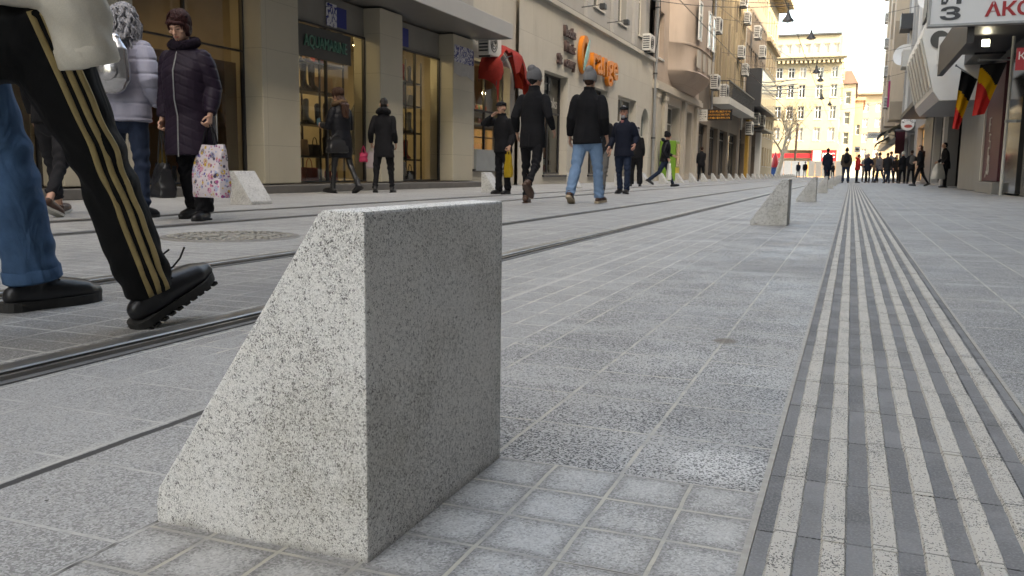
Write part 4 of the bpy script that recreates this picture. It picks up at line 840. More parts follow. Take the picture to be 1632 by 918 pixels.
def dish(loc, r, label):
    t = thing('satellite_dish', label, 'dish', loc, 'satellite dishes on the right'); M = Matrix.Translation(loc) @ Matrix.Rotation(R_(-25), 4, 'Z') @ Matrix.Rotation(R_(75), 4, 'X')
    obj('reflector', MB().lathe([(.001, .0), (r * .4, .02), (r * .75, .08), (r, .16), (r * .98, .17), (r * .7, .1), (.001, .02)], (0, 0, 0), 24).xf(M), M_white, t, True)
    obj('feed_arm', MB().tube([M @ Vector((0, -r * .9, .12)), M @ Vector((0, 0, .55))], .02, 6), M_steel, t); obj('mount', MB().tube([loc, (3.4, loc[1] + .1, loc[2] - .2)], .04, 6), M_steel, t)
dish((3.0, 47., 8.75), .52, 'white satellite dish nearest the big white projecting sign'); dish((2.9, 66., 8.5), .75, 'white satellite dish lower down beside the magenta panel'); dish((3.0, 43.2, 9.1), .4, 'small satellite dish at the top edge left of the big white sign')
t = thing('round_sign', 'round shop sign with dark rim lettering hanging past the awning on the right', 'sign', (2.95, 57.6, 3.4)); c = (2.95, 57.6, 3.45)
obj('disc', MB().lathe([(.001, 0), (.36, 0), (.38, .05), (.36, .1), (.001, .1)], (0, 0, 0), 32).xf(Matrix.Translation(c) @ Matrix.Rotation(PI / 2, 4, 'X')), M_white, t, True)
obj('red_crescent', MB().lathe([(.001, .0), (.2, .0), (.2, .02), (.001, .02)], (0, 0, 0), 20).xf(Matrix.Translation((2.98, 57.505, 3.33)) @ Matrix.Diagonal((1.1, 1, .5, 1)) @ Matrix.Rotation(PI / 2, 4, 'X')), plain('red_mark', (.4, .06, .05), .5), t)
for i, chh in enumerate('BIJOUX'):
    a = PI * (.86 - .72 * i / 5); letters(chh, .16, (c[0] + .27 * math.cos(a), c[1] - .103, c[2] + .27 * math.sin(a)), '-y', M_dkmetal, t, .003, .004, 'lettering', a - PI / 2)
obj('bracket', MB().tube([(2.95, 57.55, 3.83), (2.95, 57.55, 3.95), (3.4, 57.55, 3.95)], .02, 6), M_dkmetal, t)
r3 = thing('tall_beige_building', 'tall beige building with bays on the right near the far end', 'building', (3.4, 100, 0))
M_rb = stone('warm_beige', (.60, .50, .38), 4., 3.1, .004, None, 'x', .05, .25); W3 = [(y, y + 1.4, z, z + 1.9) for y in np.arange(74.5, 115, 4.4) for z in (5.5, 8.7, 11.9, 15.1, 18.3, 21.5)]
q = MB(); wall(q, R34, 73, 118, 0, 28, W3, .3); wall(q, Fr('F', 73), 3.4, 10, 18, 26); obj('wall', q, M_rb, r3); shell(r3, R34, 73.1, 118, 28, 8, M_rb, .45)
for k, h in enumerate(W3): win(r3, R34, *h, 1, (.65,), .1, M_offw, (M_warmp, M_pane)[k % 2], .3)
for k in range(3): q = MB(); R34.box(q, 76 + k * 10, 80 + k * 10, .003, .9, 4.8, 25.); obj('bay', q, M_rb, r3)
for k in range(5): ac((2.2, 83. + 5.2 * k, 6.2 + 3.2 * (k % 5)), 1.5, 'air conditioner unit on the tall beige building', group='air conditioners on the right')
q = MB(); q.box(2.9, 3.39, 73, 118, 3.3, 4.0); obj('shop_band', q, M_dkmetal, r3); q = MB(); q.box(3.3, 3.39, 73, 118, 0, 3.29); obj('shop_front', q, M_dkglass, r3)
t = thing('magenta_panel', 'bright magenta banner hanging from the right facade', 'banner', (2.9, 82, 6)); obj('banner_cloth', MB().box(2.35, 3.1, 78, 78.06, 5.9, 8.0), plain('magenta', (.36, .02, .12), .6), t); obj('banner_rail', MB().tube([(2.3, 78.03, 8.03), (3.4, 78.03, 8.03)], .03, 6), M_steel, t)
t = thing('maroon_banner', 'dark maroon vertical banner below the awnings on the right', 'banner', (3, 66, 1)); obj('banner_cloth', MB().box(2.7, 3.3, 66.5, 66.56, 1.9, 3.5), M_maroon, t); obj('banner_rail', MB().tube([(2.6, 66.53, 3.53), (3.4, 66.53, 3.53)], .03, 6), M_steel, t)
t = thing('hanging_sign', 'white hanging sign with grey capitals over the far end of the street', 'sign', (1.8, 96, 4)); obj('panel', MB().box(1.25, 2.5, 95, 95.08, 4.05, 4.6), M_white, t); letters('OPERA', .30, (1.87, 94.985, 4.33), '-y', M_dkmetal, t, .004); obj('bracket', MB().tube([(1.2, 95.04, 4.63), (3.4, 95.04, 4.63)], .03, 6), M_dkmetal, t)
t = thing('square_sign', 'small white square sign with a dark oval near the crowd', 'sign', (.5, 80, 2)); obj('panel', MB().box(.10, .55, 80, 80.06, 2.3, 2.8), M_white, t); obj('oval', MB().lathe([(.001, 0), (.15, 0), (.15, .015), (.001, .015)], (0, 0, 0), 18).xf(Matrix.Translation((.325, 79.998, 2.55)) @ Matrix.Diagonal((1, 1, .7, 1)) @ Matrix.Rotation(PI / 2, 4, 'X')), M_dkmetal, t); obj('post', MB().tube([(.325, 80.1, 0), (.325, 80.1, 2.8)], .03, 6), M_steel, t)
# ------------------------------------------------------------------ the far end of the street
M_yel = stone('yellow_render', (.36, .315, .22), 6., 3.3, .003, None, 'y', .04, .12); M_yelx = stone('yellow_render_side', (.35, .31, .22), 6., 3.3, .003, None, 'x', .04, .12)
f1 = thing('yellow_building', 'large sunlit yellow building with deep cornice closing the street', 'building', (-7, 137, 0))
FF = Fr('F', 136.); zs = (5.6, 8.7, 11.8, 14.9); us = (-12.8, -11.3, -9.6, -8., -5.6, -3.6)
W = [(u, u + .95, z - .3, z + 1.6) for u in us for z in zs[:3]] + [(u, u + .95, 14.3, 15.9) for u in us]
Wt = [(u, u + .85, 17.9, 19.3) for u in np.arange(-12.8, -3, 1.32)]
q = MB(); wall(q, FF, -17, -2.2, 0, 17., W, .3); obj('wall', q, M_yel, f1)
q = MB(); wall(q, Fr('F', 136.8), -17, -2.6, 17., 20.5, Wt, .3); obj('attic_wall', q, M_yel, f1)
q = MB(); q.box(-17, -2.0, 135.2, 137, 16.8, 17.15); q.box(-17, -1.6, 134.8, 137, 17.15, 17.4); obj('cornice', q, M_yel, f1)
for u in np.arange(-16.6, -2, .62)[-24:]: q = MB(); q.box(u, u + .3, 135.1, 135.99, 16.4, 16.8); obj('cornice_bracket', q, M_yel, f1)
q = MB(); q.box(-17, -2.5, 136.5, 148, 20.5, 20.75); obj('roof', q, M_dkmetal, f1); shell(f1, FF, -17, -2.3, 20.4, 12, M_yel, 1.2)
for k, h in enumerate(W): win(f1, FF, *h, 1, (.68,), .12, M_white, M_pane if k % 3 else M_warmp, .3, 0, True)
for h in Wt: win(f1, Fr('F', 136.8), *h, 0, (), .12, M_white, M_warmp, .3)
q = MB(); q.box(-9, -1.9, 134.9, 135.99, 3.9, 4.9); obj('bay_soffit', q, M_yel, f1)
# curved corner and side running back to the right
q = MB(); wall(q, Fr('R', -2.2), 136, 150, 0, 17, [(y, y + 1.2, z, z + 1.9) for y in (138, 141.5, 145.5) for z in zs], .3); obj('side_wall', q, M_yelx, f1)
FS = Fr('L', -2.2); q = MB(); W7 = [(y, y + 1.2, z, z + 1.9) for y in (138, 141.5, 145.5) for z in zs]; wall(q, FS, 136, 150, 0, 17., W7, .3, d=.004); obj('side_front', q, M_yelx, f1)
for h in W7: win(f1, FS, *h, 1, (.65,), .12, M_white, M_pane, .3)
M_kred = plain('kiosk_red', (.34, .012, .02), .4)
t = thing('restaurant_sign', 'long red restaurant fascia with white lettering on the yellow building', 'sign', (-6, 134.5, 2.6)); obj('fascia', MB().box(-14, -3.6, 134.6, 134.8, 2.75, 3.4), M_kred, t)
obj('logo_panel', MB().box(-5.6, -2.2, 134.4, 134.59, 2.2, 3.9), M_kred, t); obj('white_panel', MB().box(-5.4, -4.3, 134.36, 134.395, 2.25, 3.8), M_white, t); letters('KFC', .95, (-3.25, 134.38, 3.1), '-y', M_white, t, .01, .02)
obj('post', MB().box(-14, -2.2, 134.65, 134.75, 0, 2.2), plain('amber_front', (.5, .25, .08), .5, .4, 1.), t)
f2 = thing('grey_corner_building', 'pale grey corner building with dormered roof beside the yellow building', 'building', (-.5, 150, 0))
G = Fr('L', -.2); W8 = [(y, y + 1.5, z, z + 2.) for y in np.arange(153, 178, 3.6) for z in (5.2, 8.4, 11.6)]
M_pg = stone('cream_render', (.34, .30, .23), 6., 3., .003, None, 'x', .04, .15)
q = MB(); wall(q, G, 151, 180, 0, 14.8, W8, .3); wall(q, Fr('F', 151), -2.2, -.2, 0, 14.8, [(-1.7, -.8, z, z + 2.) for z in (5.2, 8.4, 11.6)], .3); obj('wall', q, M_pg, f2); shell(f2, G, 151.4, 180, 14.7, 8, M_pg, .4)
for h in W8: win(f2, G, *h, 1, (.65,), .14, M_white, M_pane, .3)
for z in (5.2, 8.4, 11.6): win(f2, Fr('F', 151), -1.7, -.8, z, z + 2., 0, (.6,), .1, M_white, M_pane, .3)
q = MB(); q.prism([(.15, 14.8), (-.9, 16.8), (-8, 16.8), (-8, 14.8)], 'y', 150.6, 180); obj('roof', q, plain('slate_red', (.16, .09, .08), .7, .2, 1.), f2)
for y in (156, 163, 170): q = MB(); q.box(-.8, .05, y, y + 1.6, 15., 16.6); obj('dormer', q, M_offw, f2)
f3 = thing('orange_building', 'narrow orange rendered building further down the bending street', 'building', (1.3, 190, 0)); G = Fr('L', 1.3)
M_or = stone('orange_render', (.40, .24, .15), 6., 3., .003, None, 'x', .04, .1); M_ory = stone('orange_render_end', (.40, .24, .15), 6., 3., .003, None, 'y', .04, .1)
W9 = [(y, y + 1.6, z, z + 2.) for y in np.arange(183, 208, 4.) for z in (4.6, 8., 11.4)]
q = MB(); wall(q, G, 181, 210, 0, 14.5, W9, .3); obj('wall', q, M_or, f3); q = MB(); wall(q, Fr('F', 181), -.2, 1.3, 0, 14.5, [(.2, 1., 8., 10.)], .3); obj('end_wall', q, M_ory, f3); shell(f3, G, 181.4, 210, 14.5, 8, M_or, .4)
for h in W9: win(f3, G, *h, 0, (.6,), .14, M_white, M_pane, .3)
win(f3, Fr('F', 181), .2, 1., 8., 10., 0, (.6,), .1, M_white, M_pane, .3)
q = MB(); q.box(-6, 1.7, 180.6, 210, 14.5, 15.1); obj('cornice', q, M_or, f3)
f4 = thing('cream_apartment_building', 'pale sunlit apartment building where the street bends away', 'building', (5, 225, 0)); FG = Fr('F', 222.); M_ca = stone('cream_far', (.34, .27, .18), 6., 3., .003, None, 'y', .04, .1)
W10 = [(u, u + 1.2, z, z + 2.) for u in np.arange(-1, 16, 2.7) for z in (4.5, 8, 11.5, 15.)]; q = MB(); wall(q, FG, -3, 18, 0, 19, W10, .3); obj('wall', q, M_ca, f4); shell(f4, FG, -3, 18, 19, 10, M_ca, .4)
for h in W10: win(f4, FG, *h, 1, (.65,), .14, M_white, M_warmp, .3)
q = MB(); q.box(-3.4, 18.4, 221, 232, 19, 19.5); obj('cornice', q, M_ca, f4)
# hoarding, bare tree, pole and kiosk bits
def hoard(u0, u1, y, n, label, mat):
    t = thing('hoarding', label, 'fence', ((u0 + u1) / 2, y, 0)); w = (u1 - u0) / n
    for i in range(n): obj('panel', MB().box(u0 + i * w + .02, u0 + (i + 1) * w - .02, y + .008 * (i % 2), y + .05, .1, 2.15), mat, t)
    obj('post', MB().box(u0, u1, y + .06, y + .12, 1.0, 1.12), M_steel, t)
hoard(-9.6, -5.6, 123, 4, 'white site hoarding panels left of the two standing figures', M_white); hoard(-5.4, -1.2, 122, 5, 'cream site hoarding panels behind the two standing figures', plain('hoard_cream', (.58, .52, .44), .6, .1, 1.)); hoard(-1.2, 2.6, 126, 4, 'long pale hoarding behind the crowd', M_offw)
t = thing('blue_bin', 'blue rubbish container at the foot of the bare tree', 'bin', (-9.2, 113, 0)); obj('bin_body', MB().box(-9.75, -8.75, 113, 113.9, 0, 1.05, 0, .05), plain('bin_blue', (.02, .09, .32), .5), t); obj('bin_lid', MB().box(-9.8, -8.7, 112.95, 113.95, 1.052, 1.2, 0, .04), plain('bin_lid', (.02, .05, .16), .5), t)
t = thing('parasol', 'folded red parasol beside the bare tree', 'parasol', (-9.3, 117.5, 0)); obj('canopy_cloth', MB().lathe([(.02, 3.2), (.35, 2.4), (.55, 1.2), (.42, .9), (.05, .9)], (-9.3, 117.5, 0), 12), M_kred, t, True); obj('pole', MB().tube([(-9.3, 117.5, 0), (-9.3, 117.5, 3.3)], .04, 8), M_steel, t)
def tree(base, H, label):
    t = thing('bare_tree', label, 'tree', base); rnd = random.Random(5); tr = MB(); br = MB(); tw = MB(); B = Vector(base)
    def grow(mb, p, d, L, r, lev):
        n = 5; pts = [p]; q = Vector(p); dd = Vector(d)
        for i in range(n):
            dd = (dd + Vector((rnd.uniform(-.16, .16), rnd.uniform(-.16, .16), rnd.uniform(-.02, .12)))).normalized(); q = q + dd * L / n; pts.append(q.copy())
        mb.tube(pts, [r * (1 - .6 * i / n) for i in range(n + 1)], 6 if lev < 3 else 4, cap=False)
        if lev >= 5: return
        for k in range((6, 5, 4, 4, 3)[lev]):
            i = rnd.randint(2, n) if lev else rnd.randint(3, n); a = rnd.uniform(0, 2 * PI); up = rnd.uniform(.2, .9)
            nd = (dd * .6 + Vector((math.cos(a), math.sin(a), 0)) * .75 + Vector((0, 0, up * .6))).normalized()
            grow(br if lev < 2 else tw, pts[i], nd, L * rnd.uniform(.5, .72), r * (1 - .6 * i / n) * .72, lev + 1)
    grow(tr, B, Vector((.12, 0, 1)), H * .42, .34, 0)
    m = plain('pale_bark', (.42, .38, .31), .85, .35, 2., .4); m2 = plain('twig_bark', (.22, .17, .12), .85, .3, 4.)
    obj('trunk', tr, m, t, 'all'); c = obj('crown', br, m, t, 'all'); obj('twigs', tw, m2, c)
tree((-8.55, 112., 0), 11.5, 'bare pale-barked tree in front of the yellow building')
tree((-11.5, 122, 0), 9., 'smaller bare tree behind the corniced building')
t = thing('utility_pole', 'dark wooden pole standing before the red restaurant fascia', 'pole', (-7.2, 128, 0)); obj('pole', MB().tube([(-7.4, 126, 0), (-7.3, 126, 7.2)], .16, 8), plain('pole_wood', (.10, .06, .04), .8), t, True); obj('cap', MB().lathe([(.001, .12), (.17, .05), (.17, 0)], (-7.3, 126, 7.2), 10), M_dkmetal, t)
# hanging street lamps on wires
M_lampb = plain('lamp_black', (.03, .032, .036), .45, .2, 5.)
ll_ = [(-2.95, 40., 6.95, 'largest bell-shaped street lamp hanging nearest, beside the corniced roofline'), (-2.5, 51., 7.75, 'second bell-shaped street lamp hanging against the yellow attic'), (-2.55, 61., 7.0, 'third bell street lamp hanging, the upper of a close pair'), (-2.6, 70., 7.35, 'fourth bell street lamp, just right of the third'), (-2.85, 82., 7.0, 'fifth bell street lamp hanging lower against the yellow facade'), (-2.5, 95., 7.4, 'sixth and smallest bell street lamp, by the yellow corner')]
for x, y, z, l in ll_:
    t = thing('street_lamp', l, 'street lamp', (x, y, z), 'street lamps hanging over the street')
    obj('lamp_shade', MB().lathe([(.035, .42), (.06, .36), (.08, .25), (.11, .18), (.24, .02), (.255, -.03), (.24, -.03), (.21, .02), (.035, .2)], (x, y, z), 20), M_lampb, t, True)
    obj('lamp_glass', MB().lathe([(.19, -.015), (.14, -.07), (.001, -.10)], (x, y, z), 16), M_offw, t, True); obj('hook', MB().tube([(x, y, z + .4), (x, y, z + .72)], .02, 6), M_lampb, t)
def wire(pts, sag, label, n=14, r=.012):
    q = MB(); a, b = Vector(pts[0]), Vector(pts[1]); q.tube([a.lerp(b, i / n) - Vector((0, 0, sag * 4 * (i / n) * (1 - i / n))) for i in range(n + 1)], r, 5); t = obj('overhead_wire', q, M_dkmetal); tag(t, label, 'wire', 'overhead wires')
for x, y, z, l in ll_:
    wire(((-9, y + .3, z + 1.6), (x, y, z + .72)), .12, 'thin overhead wire carrying a hanging street lamp'); wire(((x, y, z + .72), (3.4, y - .4, z + 1.5)), .12, 'thin overhead wire carrying a hanging street lamp')
wire(((-9, 38, 10.4), (-2.6, 70, 7.9)), .6, 'long slanting wire from the bookshop towards the lamps'); wire(((-2.0, -5, 5.6), (-2.3, 118, 5.8)), .4, 'tram contact wire running along the street over the near track'); wire(((-4.9, -5, 5.6), (-5., 118, 5.8)), .4, 'tram contact wire running along the street over the far track')
for y in (33., 64., 88.): wire(((-9, y, 7.2), (3.4, y + 1, 7.4)), .9, 'span wire across the street holding the contact wires')
# ------------------------------------------------------------------ people
DG = None
def remesh(mb, vox, smooth=4, fac=.5, post=None):
    me = mb.mesh('tmp'); o = bpy.data.objects.new('tmp', me); COL.objects.link(o)
    import bmesh
    bm = bmesh.new(); bm.from_mesh(me); bmesh.ops.recalc_face_normals(bm, faces=bm.faces); bm.to_mesh(me); bm.free()
    m = o.modifiers.new('r', 'REMESH'); m.mode = 'VOXEL'; m.voxel_size = vox; m.use_smooth_shade = True
    if smooth: s = o.modifiers.new('s', 'SMOOTH'); s.iterations = smooth; s.factor = fac
    r = bpy.data.meshes.new_from_object(o.evaluated_get(bpy.context.evaluated_depsgraph_get()))
    bpy.data.objects.remove(o); bpy.data.meshes.remove(me)
    if post:
        n = len(r.vertices); co = np.empty(n * 3); r.vertices.foreach_get('co', co); no = np.empty(n * 3); r.vertices.foreach_get('normal', no)
        co = co.reshape(-1, 3); no = no.reshape(-1, 3); r.vertices.foreach_set('co', (co + no * post(co)[:, None]).ravel()); r.update()
    return r
def fold(seed, amp=.006, f=9.):
    r = np.random.default_rng(seed); K = r.normal(0, 1, (7, 3)) * np.array([f, f, f * .8]); ph = r.uniform(0, 6.28, 7)
    return lambda co: amp * np.mean([np.sin(co @ k + p + 1.5 * np.sin(co[:, 2] * 6 + p)) for k, p in zip(K, ph)], axis=0) * 2.2
def quilt(step, amp, seed=1, tilt=0.):
    g = fold(seed, amp * .5, 14.)
    return lambda co: amp * (np.minimum(1, np.abs(np.sin((co[:, 2] + tilt * np.abs(co[:, 0])) * PI / step)) * 2.2) ** .6 - .8) + g(co)
def creases(legs, seed, amp, s):
    g = fold(seed, amp, 12.); r = np.random.default_rng(seed)
    def f(co):
        o = g(co)
        for h, k, a, fd in legs:
            for c, rad, n, w in ((np.array(k), .13 * s, 75., 1.2), (np.array(a) + np.array([0, 0, .06 * s]), .10 * s, 95., 1.3), (np.array(h) - np.array([0, 0, .08 * s]), .14 * s, 60., .8)):
                d = co - c; L = np.linalg.norm(d, axis=1); ph = r.uniform(0, 6); tilt = r.normal(0, .5, 2)
                o = o + amp * w * np.exp(-(L / rad) ** 2) * np.sin(n * .8 / s * (d[:, 2] + .45 * d[:, 0] * tilt[0] * 2 + .5 * d[:, 1] * tilt[1] * 2) + ph + 2 * np.sin(d[:, 0] * 30 + d[:, 1] * 24))
        return o
    return f
def ik(a, b, l1, l2, pole):
    a, b, pole = Vector(a), Vector(b), Vector(pole); d = b - a; L = min(d.length, (l1 + l2) * .995); u = d.normalized(); b = a + u * L
    x = (l1 * l1 - l2 * l2 + L * L) / (2 * L); h = math.sqrt(max(0, l1 * l1 - x * x)); p = (pole - u * pole.dot(u)).normalized()
    return a + u * x + p * h, b
SKIN = {}
def skin_mats(tone):
    if tone not in SKIN:
        t = NT('skin'); t.inp(t.b.inputs['Subsurface Weight'], .08); t.b.inputs['Subsurface Radius'].default_value = (.01, .004, .002)
        sk = t.done(t.mix(t.noise(30., 3), sc(tone, .85), sc(tone, 1.12)), .55)
        SKIN[tone] = [sk, plain('lips', (tone[0] * .75, tone[1] * .48, tone[2] * .48), .45, .1), plain('eye_dark', (.03, .022, .018), .25, .1), plain('brow', (.12, .07, .05), .8, .2)]
    return SKIN[tone]
def person(label, x, y, face, H, outfit, pose, tone=(.50, .29, .21), fine=1., group=None):
    """feet at (x, y); face = heading in degrees, 0 looks along the street away from the camera, positive turns left"""
    s = H / 1.75; t = thing('person', label, 'person', (x, y, 0), group)
    V = lambda a, b, c: Vector((a, b, c)) * s
    lean = R_(pose.get('lean', 3)); P = pose
    hip = V(0, 0, .90); ht = []
    # legs
    legs = []
    for sd in (-1, 1):
        th, kn, ab, ft = P.get('legL' if sd < 0 else 'legR', (0, 2, 2, 0)); th, kn, ab, ft = map(R_, (th, kn, ab, ft))
        h = hip + V(sd * .09, 0, -.02); k = h + Vector((sd * math.sin(ab), math.sin(th), -math.cos(th))).normalized() * .425 * s; q = th - kn
        a = k + Vector((sd * math.sin(ab) * .5, math.sin(q), -math.cos(q))).normalized() * .405 * s
        fd = Vector((sd * .12, math.cos(ft), math.sin(ft))).normalized(); legs.append([h, k, a, fd])
    lo = min(min((l[2] - V(0, 0, .075)).z, (l[2] + l[3] * .17 * s - V(0, 0, .07)).z) for l in legs); dz = -lo
    up = Vector((0, 0, dz))
    for l in legs: l[0] += up; l[1] += up; l[2] += up
    hip = hip + up; sp = Vector((0, math.sin(lean), math.cos(lean))); fw = Vector((0, math.cos(lean), -math.sin(lean)))
    tw = R_(P.get('twist', 0)); rx = Vector((math.cos(tw), math.sin(tw), 0))
    wai, che, shc, nek = hip + sp * .14 * s, hip + sp * .38 * s, hip + sp * .53 * s, hip + sp * .60 * s
    hy, hp = R_(P.get('head', (0, 0))[0]), R_(P.get('head', (0, 0))[1])
    HM = Matrix.Rotation(hy + tw, 4, 'Z') @ Matrix.Rotation(hp, 4, 'X'); hf = HM @ Vector((0, 1, 0)); hu = HM @ Vector((0, 0, 1)); hr = HM @ Vector((1, 0, 0))
    hc = nek + sp * .07 * s + hu * .075 * s + fw * .015 * s + hf * .012 * s
    hd = lambda a, b, c: hc + (hr * a + hf * b + hu * c) * s
    arms = []
    wd = outfit.get('broad', 1.) * .162
    for sd in (-1, 1):
        S_ = shc + rx * sd * wd * s - sp * .035 * s
        tg = P.get('armL' if sd < 0 else 'armR', (.05, .04, -.51)); pole = P.get('poleL' if sd < 0 else 'poleR', (.22, -1, -.2))
        T_ = S_ + V(sd * tg[0], tg[1], tg[2]); E, Wr = ik(S_, T_, .285 * s, .255 * s, (sd * pole[0], pole[1], pole[2])); arms.append((S_, E, Wr))
    RM = Matrix.Translation((x, y, 0)) @ Matrix.Rotation(R_(face), 4, 'Z')
    # ---- body: one continuous surface
    b = MB()
    b.tube([hip - V(0, 0, .07), hip, wai, che, shc - sp * .02 * s], [(.14 * s, .09 * s), (.145 * s, .095 * s), (.125 * s, .085 * s), (.15 * s, .095 * s), (.135 * s, .07 * s)], 16, flat=rx, round_=True)
    b.tube([shc - sp * .03 * s, nek + sp * .03 * s, hc - hu * .03 * s], [.065 * s, .053 * s, .05 * s], 12, round_=True)
    HR = Matrix((hr, hf, hu)).transposed()
    b.ell(hd(0, -.005, .025), (.074 * s, .092 * s, .098 * s), 20, rot=HR); b.ell(hd(0, .028, -.045), (.054 * s, .058 * s, .068 * s), 16, rot=HR); b.ell(hd(0, .062, -.088), (.022 * s, .02 * s, .018 * s), 10, rot=HR)
    b.ell(hd(0, .082, .035), (.05 * s, .016 * s, .012 * s), 12, rot=HR)
    b.tube([hd(0, .083, .025), hd(0, .098, 0), hd(0, .108, -.018), hd(0, .092, -.026)], [.009 * s, .0115 * s, .0155 * s, .011 * s], 8, round_=True)
    for sd in (-1, 1):
        b.ell(hd(sd * .047, .062, -.012), (.022 * s, .018 * s, .016 * s), 10, rot=HR); b.ell(hd(sd * .076, -.012, -.005), (.008 * s, .019 * s, .031 * s), 10, rot=HR); b.ell(hd(sd * .013, .098, -.022), (.009 * s, .009 * s, .008 * s), 8, rot=HR)
    b.ell(hd(0, .085, -.052), (.023 * s, .012 * s, .009 * s), 10, rot=HR)
    for l in legs:
        h, k, a, fd = l
        b.tube([h, h.lerp(k, .5), k, k.lerp(a, .35), a], [.076 * s, .060 * s, .044 * s, .042 * s, .030 * s], 12, round_=True); b.tube([a - V(0, .01, .03), a + fd * .12 * s - V(0, 0, .045), a + fd * .17 * s - V(0, 0, .05)], [.034 * s, .03 * s, .02 * s], 8, round_=True)
    for i, (S_, E, Wr) in enumerate(arms):
        sd = (-1, 1)[i]; b.tube([S_, S_.lerp(E, .5), E, E.lerp(Wr, .4), Wr], [.05 * s, .044 * s, .036 * s, .035 * s, .024 * s], 10, round_=True)
        d = (Wr - E).normalized(); d = (d + Vector(P.get('handdir' + 'LR'[i], (0, 0, 0)))).normalized()
        side = d.cross(Vector((sd, 0, 0))); side = side.normalized() if side.length > .2 else Vector((0, 1, 0)); inn = d.cross(side).normalized()
        if inn.x * sd > 0: inn = -inn
        if side.y < 0: side = -side
        pal = Wr + d * .045 * s; b.tube([Wr, pal, Wr + d * .085 * s], [(.024 * s, .02 * s), (.04 * s, .015 * s), (.042 * s, .013 * s)], 10, flat=side, round_=True)
        cl = P.get('grip' + 'LR'[i], .35)
        for f in range(4):
            o = (f - 1.5) * .0205 * s; L = (.07, .08, .075, .058)[f] * s; p0 = Wr + d * .08 * s - side * o; a1 = cl * 1.1; d1 = d * math.cos(a1) + inn * math.sin(a1); d2 = d * math.cos(2.1 * a1) + inn * math.sin(2.1 * a1)
            b.tube([p0, p0 + d1 * L * .5, p0 + d1 * L * .5 + d2 * L * .5], [.0095 * s, .009 * s, .0075 * s], 6, round_=True)
        tb = Wr + d * .03 * s + side * .03 * s; b.tube([tb, tb + (d * .6 + side * .7 + inn * .3).normalized() * .035 * s, tb + (d * .9 + side * .5 + inn * .6).normalized() * .062 * s], [.013 * s, .0105 * s, .008 * s], 6, round_=True)
    me = remesh(b, (.0065 if fine >= 1 else (.010 if fine > .5 else .014)) * s, 2, .4)
    for m in skin_mats(tone): me.materials.append(m)
    nf = len(me.polygons); ce = np.empty(nf * 3); me.polygons.foreach_get('center', ce); ce = ce.reshape(-1, 3) - np.array(hc); loc = np.stack([ce @ np.array(v) for v in (hr, hf, hu)], 1) / s
    mi = np.zeros(nf, int); ax = np.abs(loc[:, 0]); fr = loc[:, 1] > .05
    mi[fr & (((loc[:, 0] / .024) ** 2 + ((loc[:, 2] + .053) / .0085) ** 2) < 1)] = 1
    mi[fr & ((((ax - .031) / .0125) ** 2 + ((loc[:, 2] - .012) / .0042) ** 2) < 1)] = 2
    mi[fr & ((((ax - .032) / .020) ** 2 + ((loc[:, 2] - .036) / .0036) ** 2) < 1)] = 3
    me.polygons.foreach_set('material_index', mi); me.transform(RM); bo = link(me, 'body', [], t, 'all', False)
    # ---- garments
    def garment(name, mb, mat, vox=.011, sm=4, post=None, parent=None):
        g = remesh(mb, vox * s, sm, .5, post); g.transform(RM); return link(g, name, mat, parent or t, 'all', False)
    vx = .009 if fine >= 1 else (.013 if fine > .5 else .018)
    tr = outfit.get('trousers')
    if tr:
        q = MB(); w, ank = tr.get('w', 1.), tr.get('ankle', .055)
        q.tube([hip - V(0, 0, .09), hip, hip + sp * .12 * s], [(.165 * s * w ** .5, .125 * s), (.165 * s, .122 * s), (.15 * s, .11 * s)], 16, flat=(1, 0, 0), round_=True)
        for h, k, a, fd in legs: q.tube([h, h.lerp(k, .45), k, k.lerp(a, .4), a + (k - a).normalized() * tr.get('cut', .0) * s], [.098 * s * w, .085 * s * w, .066 * s * w, (.058 + (ank - .055) * .5) * s * w, ank * s], 14)
        tro = garment('trousers', q, tr['m'], vx, 3, creases(legs, int(x * 91) & 255, tr.get('wr', .007), s))
        if tr.get('hem'):
            for h, k, a, fd in legs:
                g = MB(); u_ = (k - a).normalized(); b0 = a + u_ * tr.get('cut', 0.) * s; rk = ank * s; g.tube([b0 - u_ * .006 * s, b0, b0 + u_ * .03 * s, b0 + u_ * .036 * s], [rk * .98, rk * 1.06, rk * 1.06, rk * 1.0], 18); g.xf(RM); obj('hem_band', g, tr['m'], tro, True)
        if tr.get('stripes'):
            from mathutils.bvhtree import BVHTree
            tme = tro.data; IM = RM.inverted(); bv = BVHTree.FromPolygons([IM @ v.co for v in tme.vertices], [p.vertices[:] for p in tme.polygons])
            for l in legs[tr['stripes'] - 1:tr['stripes']]:
                h, k, a, fd = l
                for e in (-1, 0, 1):
                    g = MB(); o = V(.0, 0, 0); pts = []; rr = []
                    for j in range(41):
                        u = j / 40 * 1.98; c = h.lerp(k, u) if u < 1 else k.lerp(a, u - 1); r_ = np.interp(u, (0, .45, 1, 1.4, 2), (.098 * w, .085 * w, .066 * w, (.058 + (ank - .055) * .5) * w, ank)) * s
                        ax_ = ((k - h) if u < 1 else (a - k)).normalized(); n_ = Vector((1, 0, 0)) - ax_ * ax_.x; n_.normalize(); f_ = ax_.cross(n_); ang = e * .0255 * s / r_ + .42
                        kink = .006 * s * math.sin(u * 13 + e) * math.exp(-((u - 1.05) / .3) ** 2)
                        dv = (n_ * math.cos(ang) + f_ * math.sin(ang)).normalized(); ho_ = bv.ray_cast(c, dv, .3); pts.append((ho_[0] if ho_[0] else c + dv * r_) + dv * .0015 * s + f_ * kink); rr.append((.0020 * s, .0084 * s))
                    g.tube(pts, rr, 8, flat=(1, -.4, 0)); g.xf(RM); obj('gold_stripe', g, tr['sm'], t, 'all')
    sh = outfit.get('shoes')
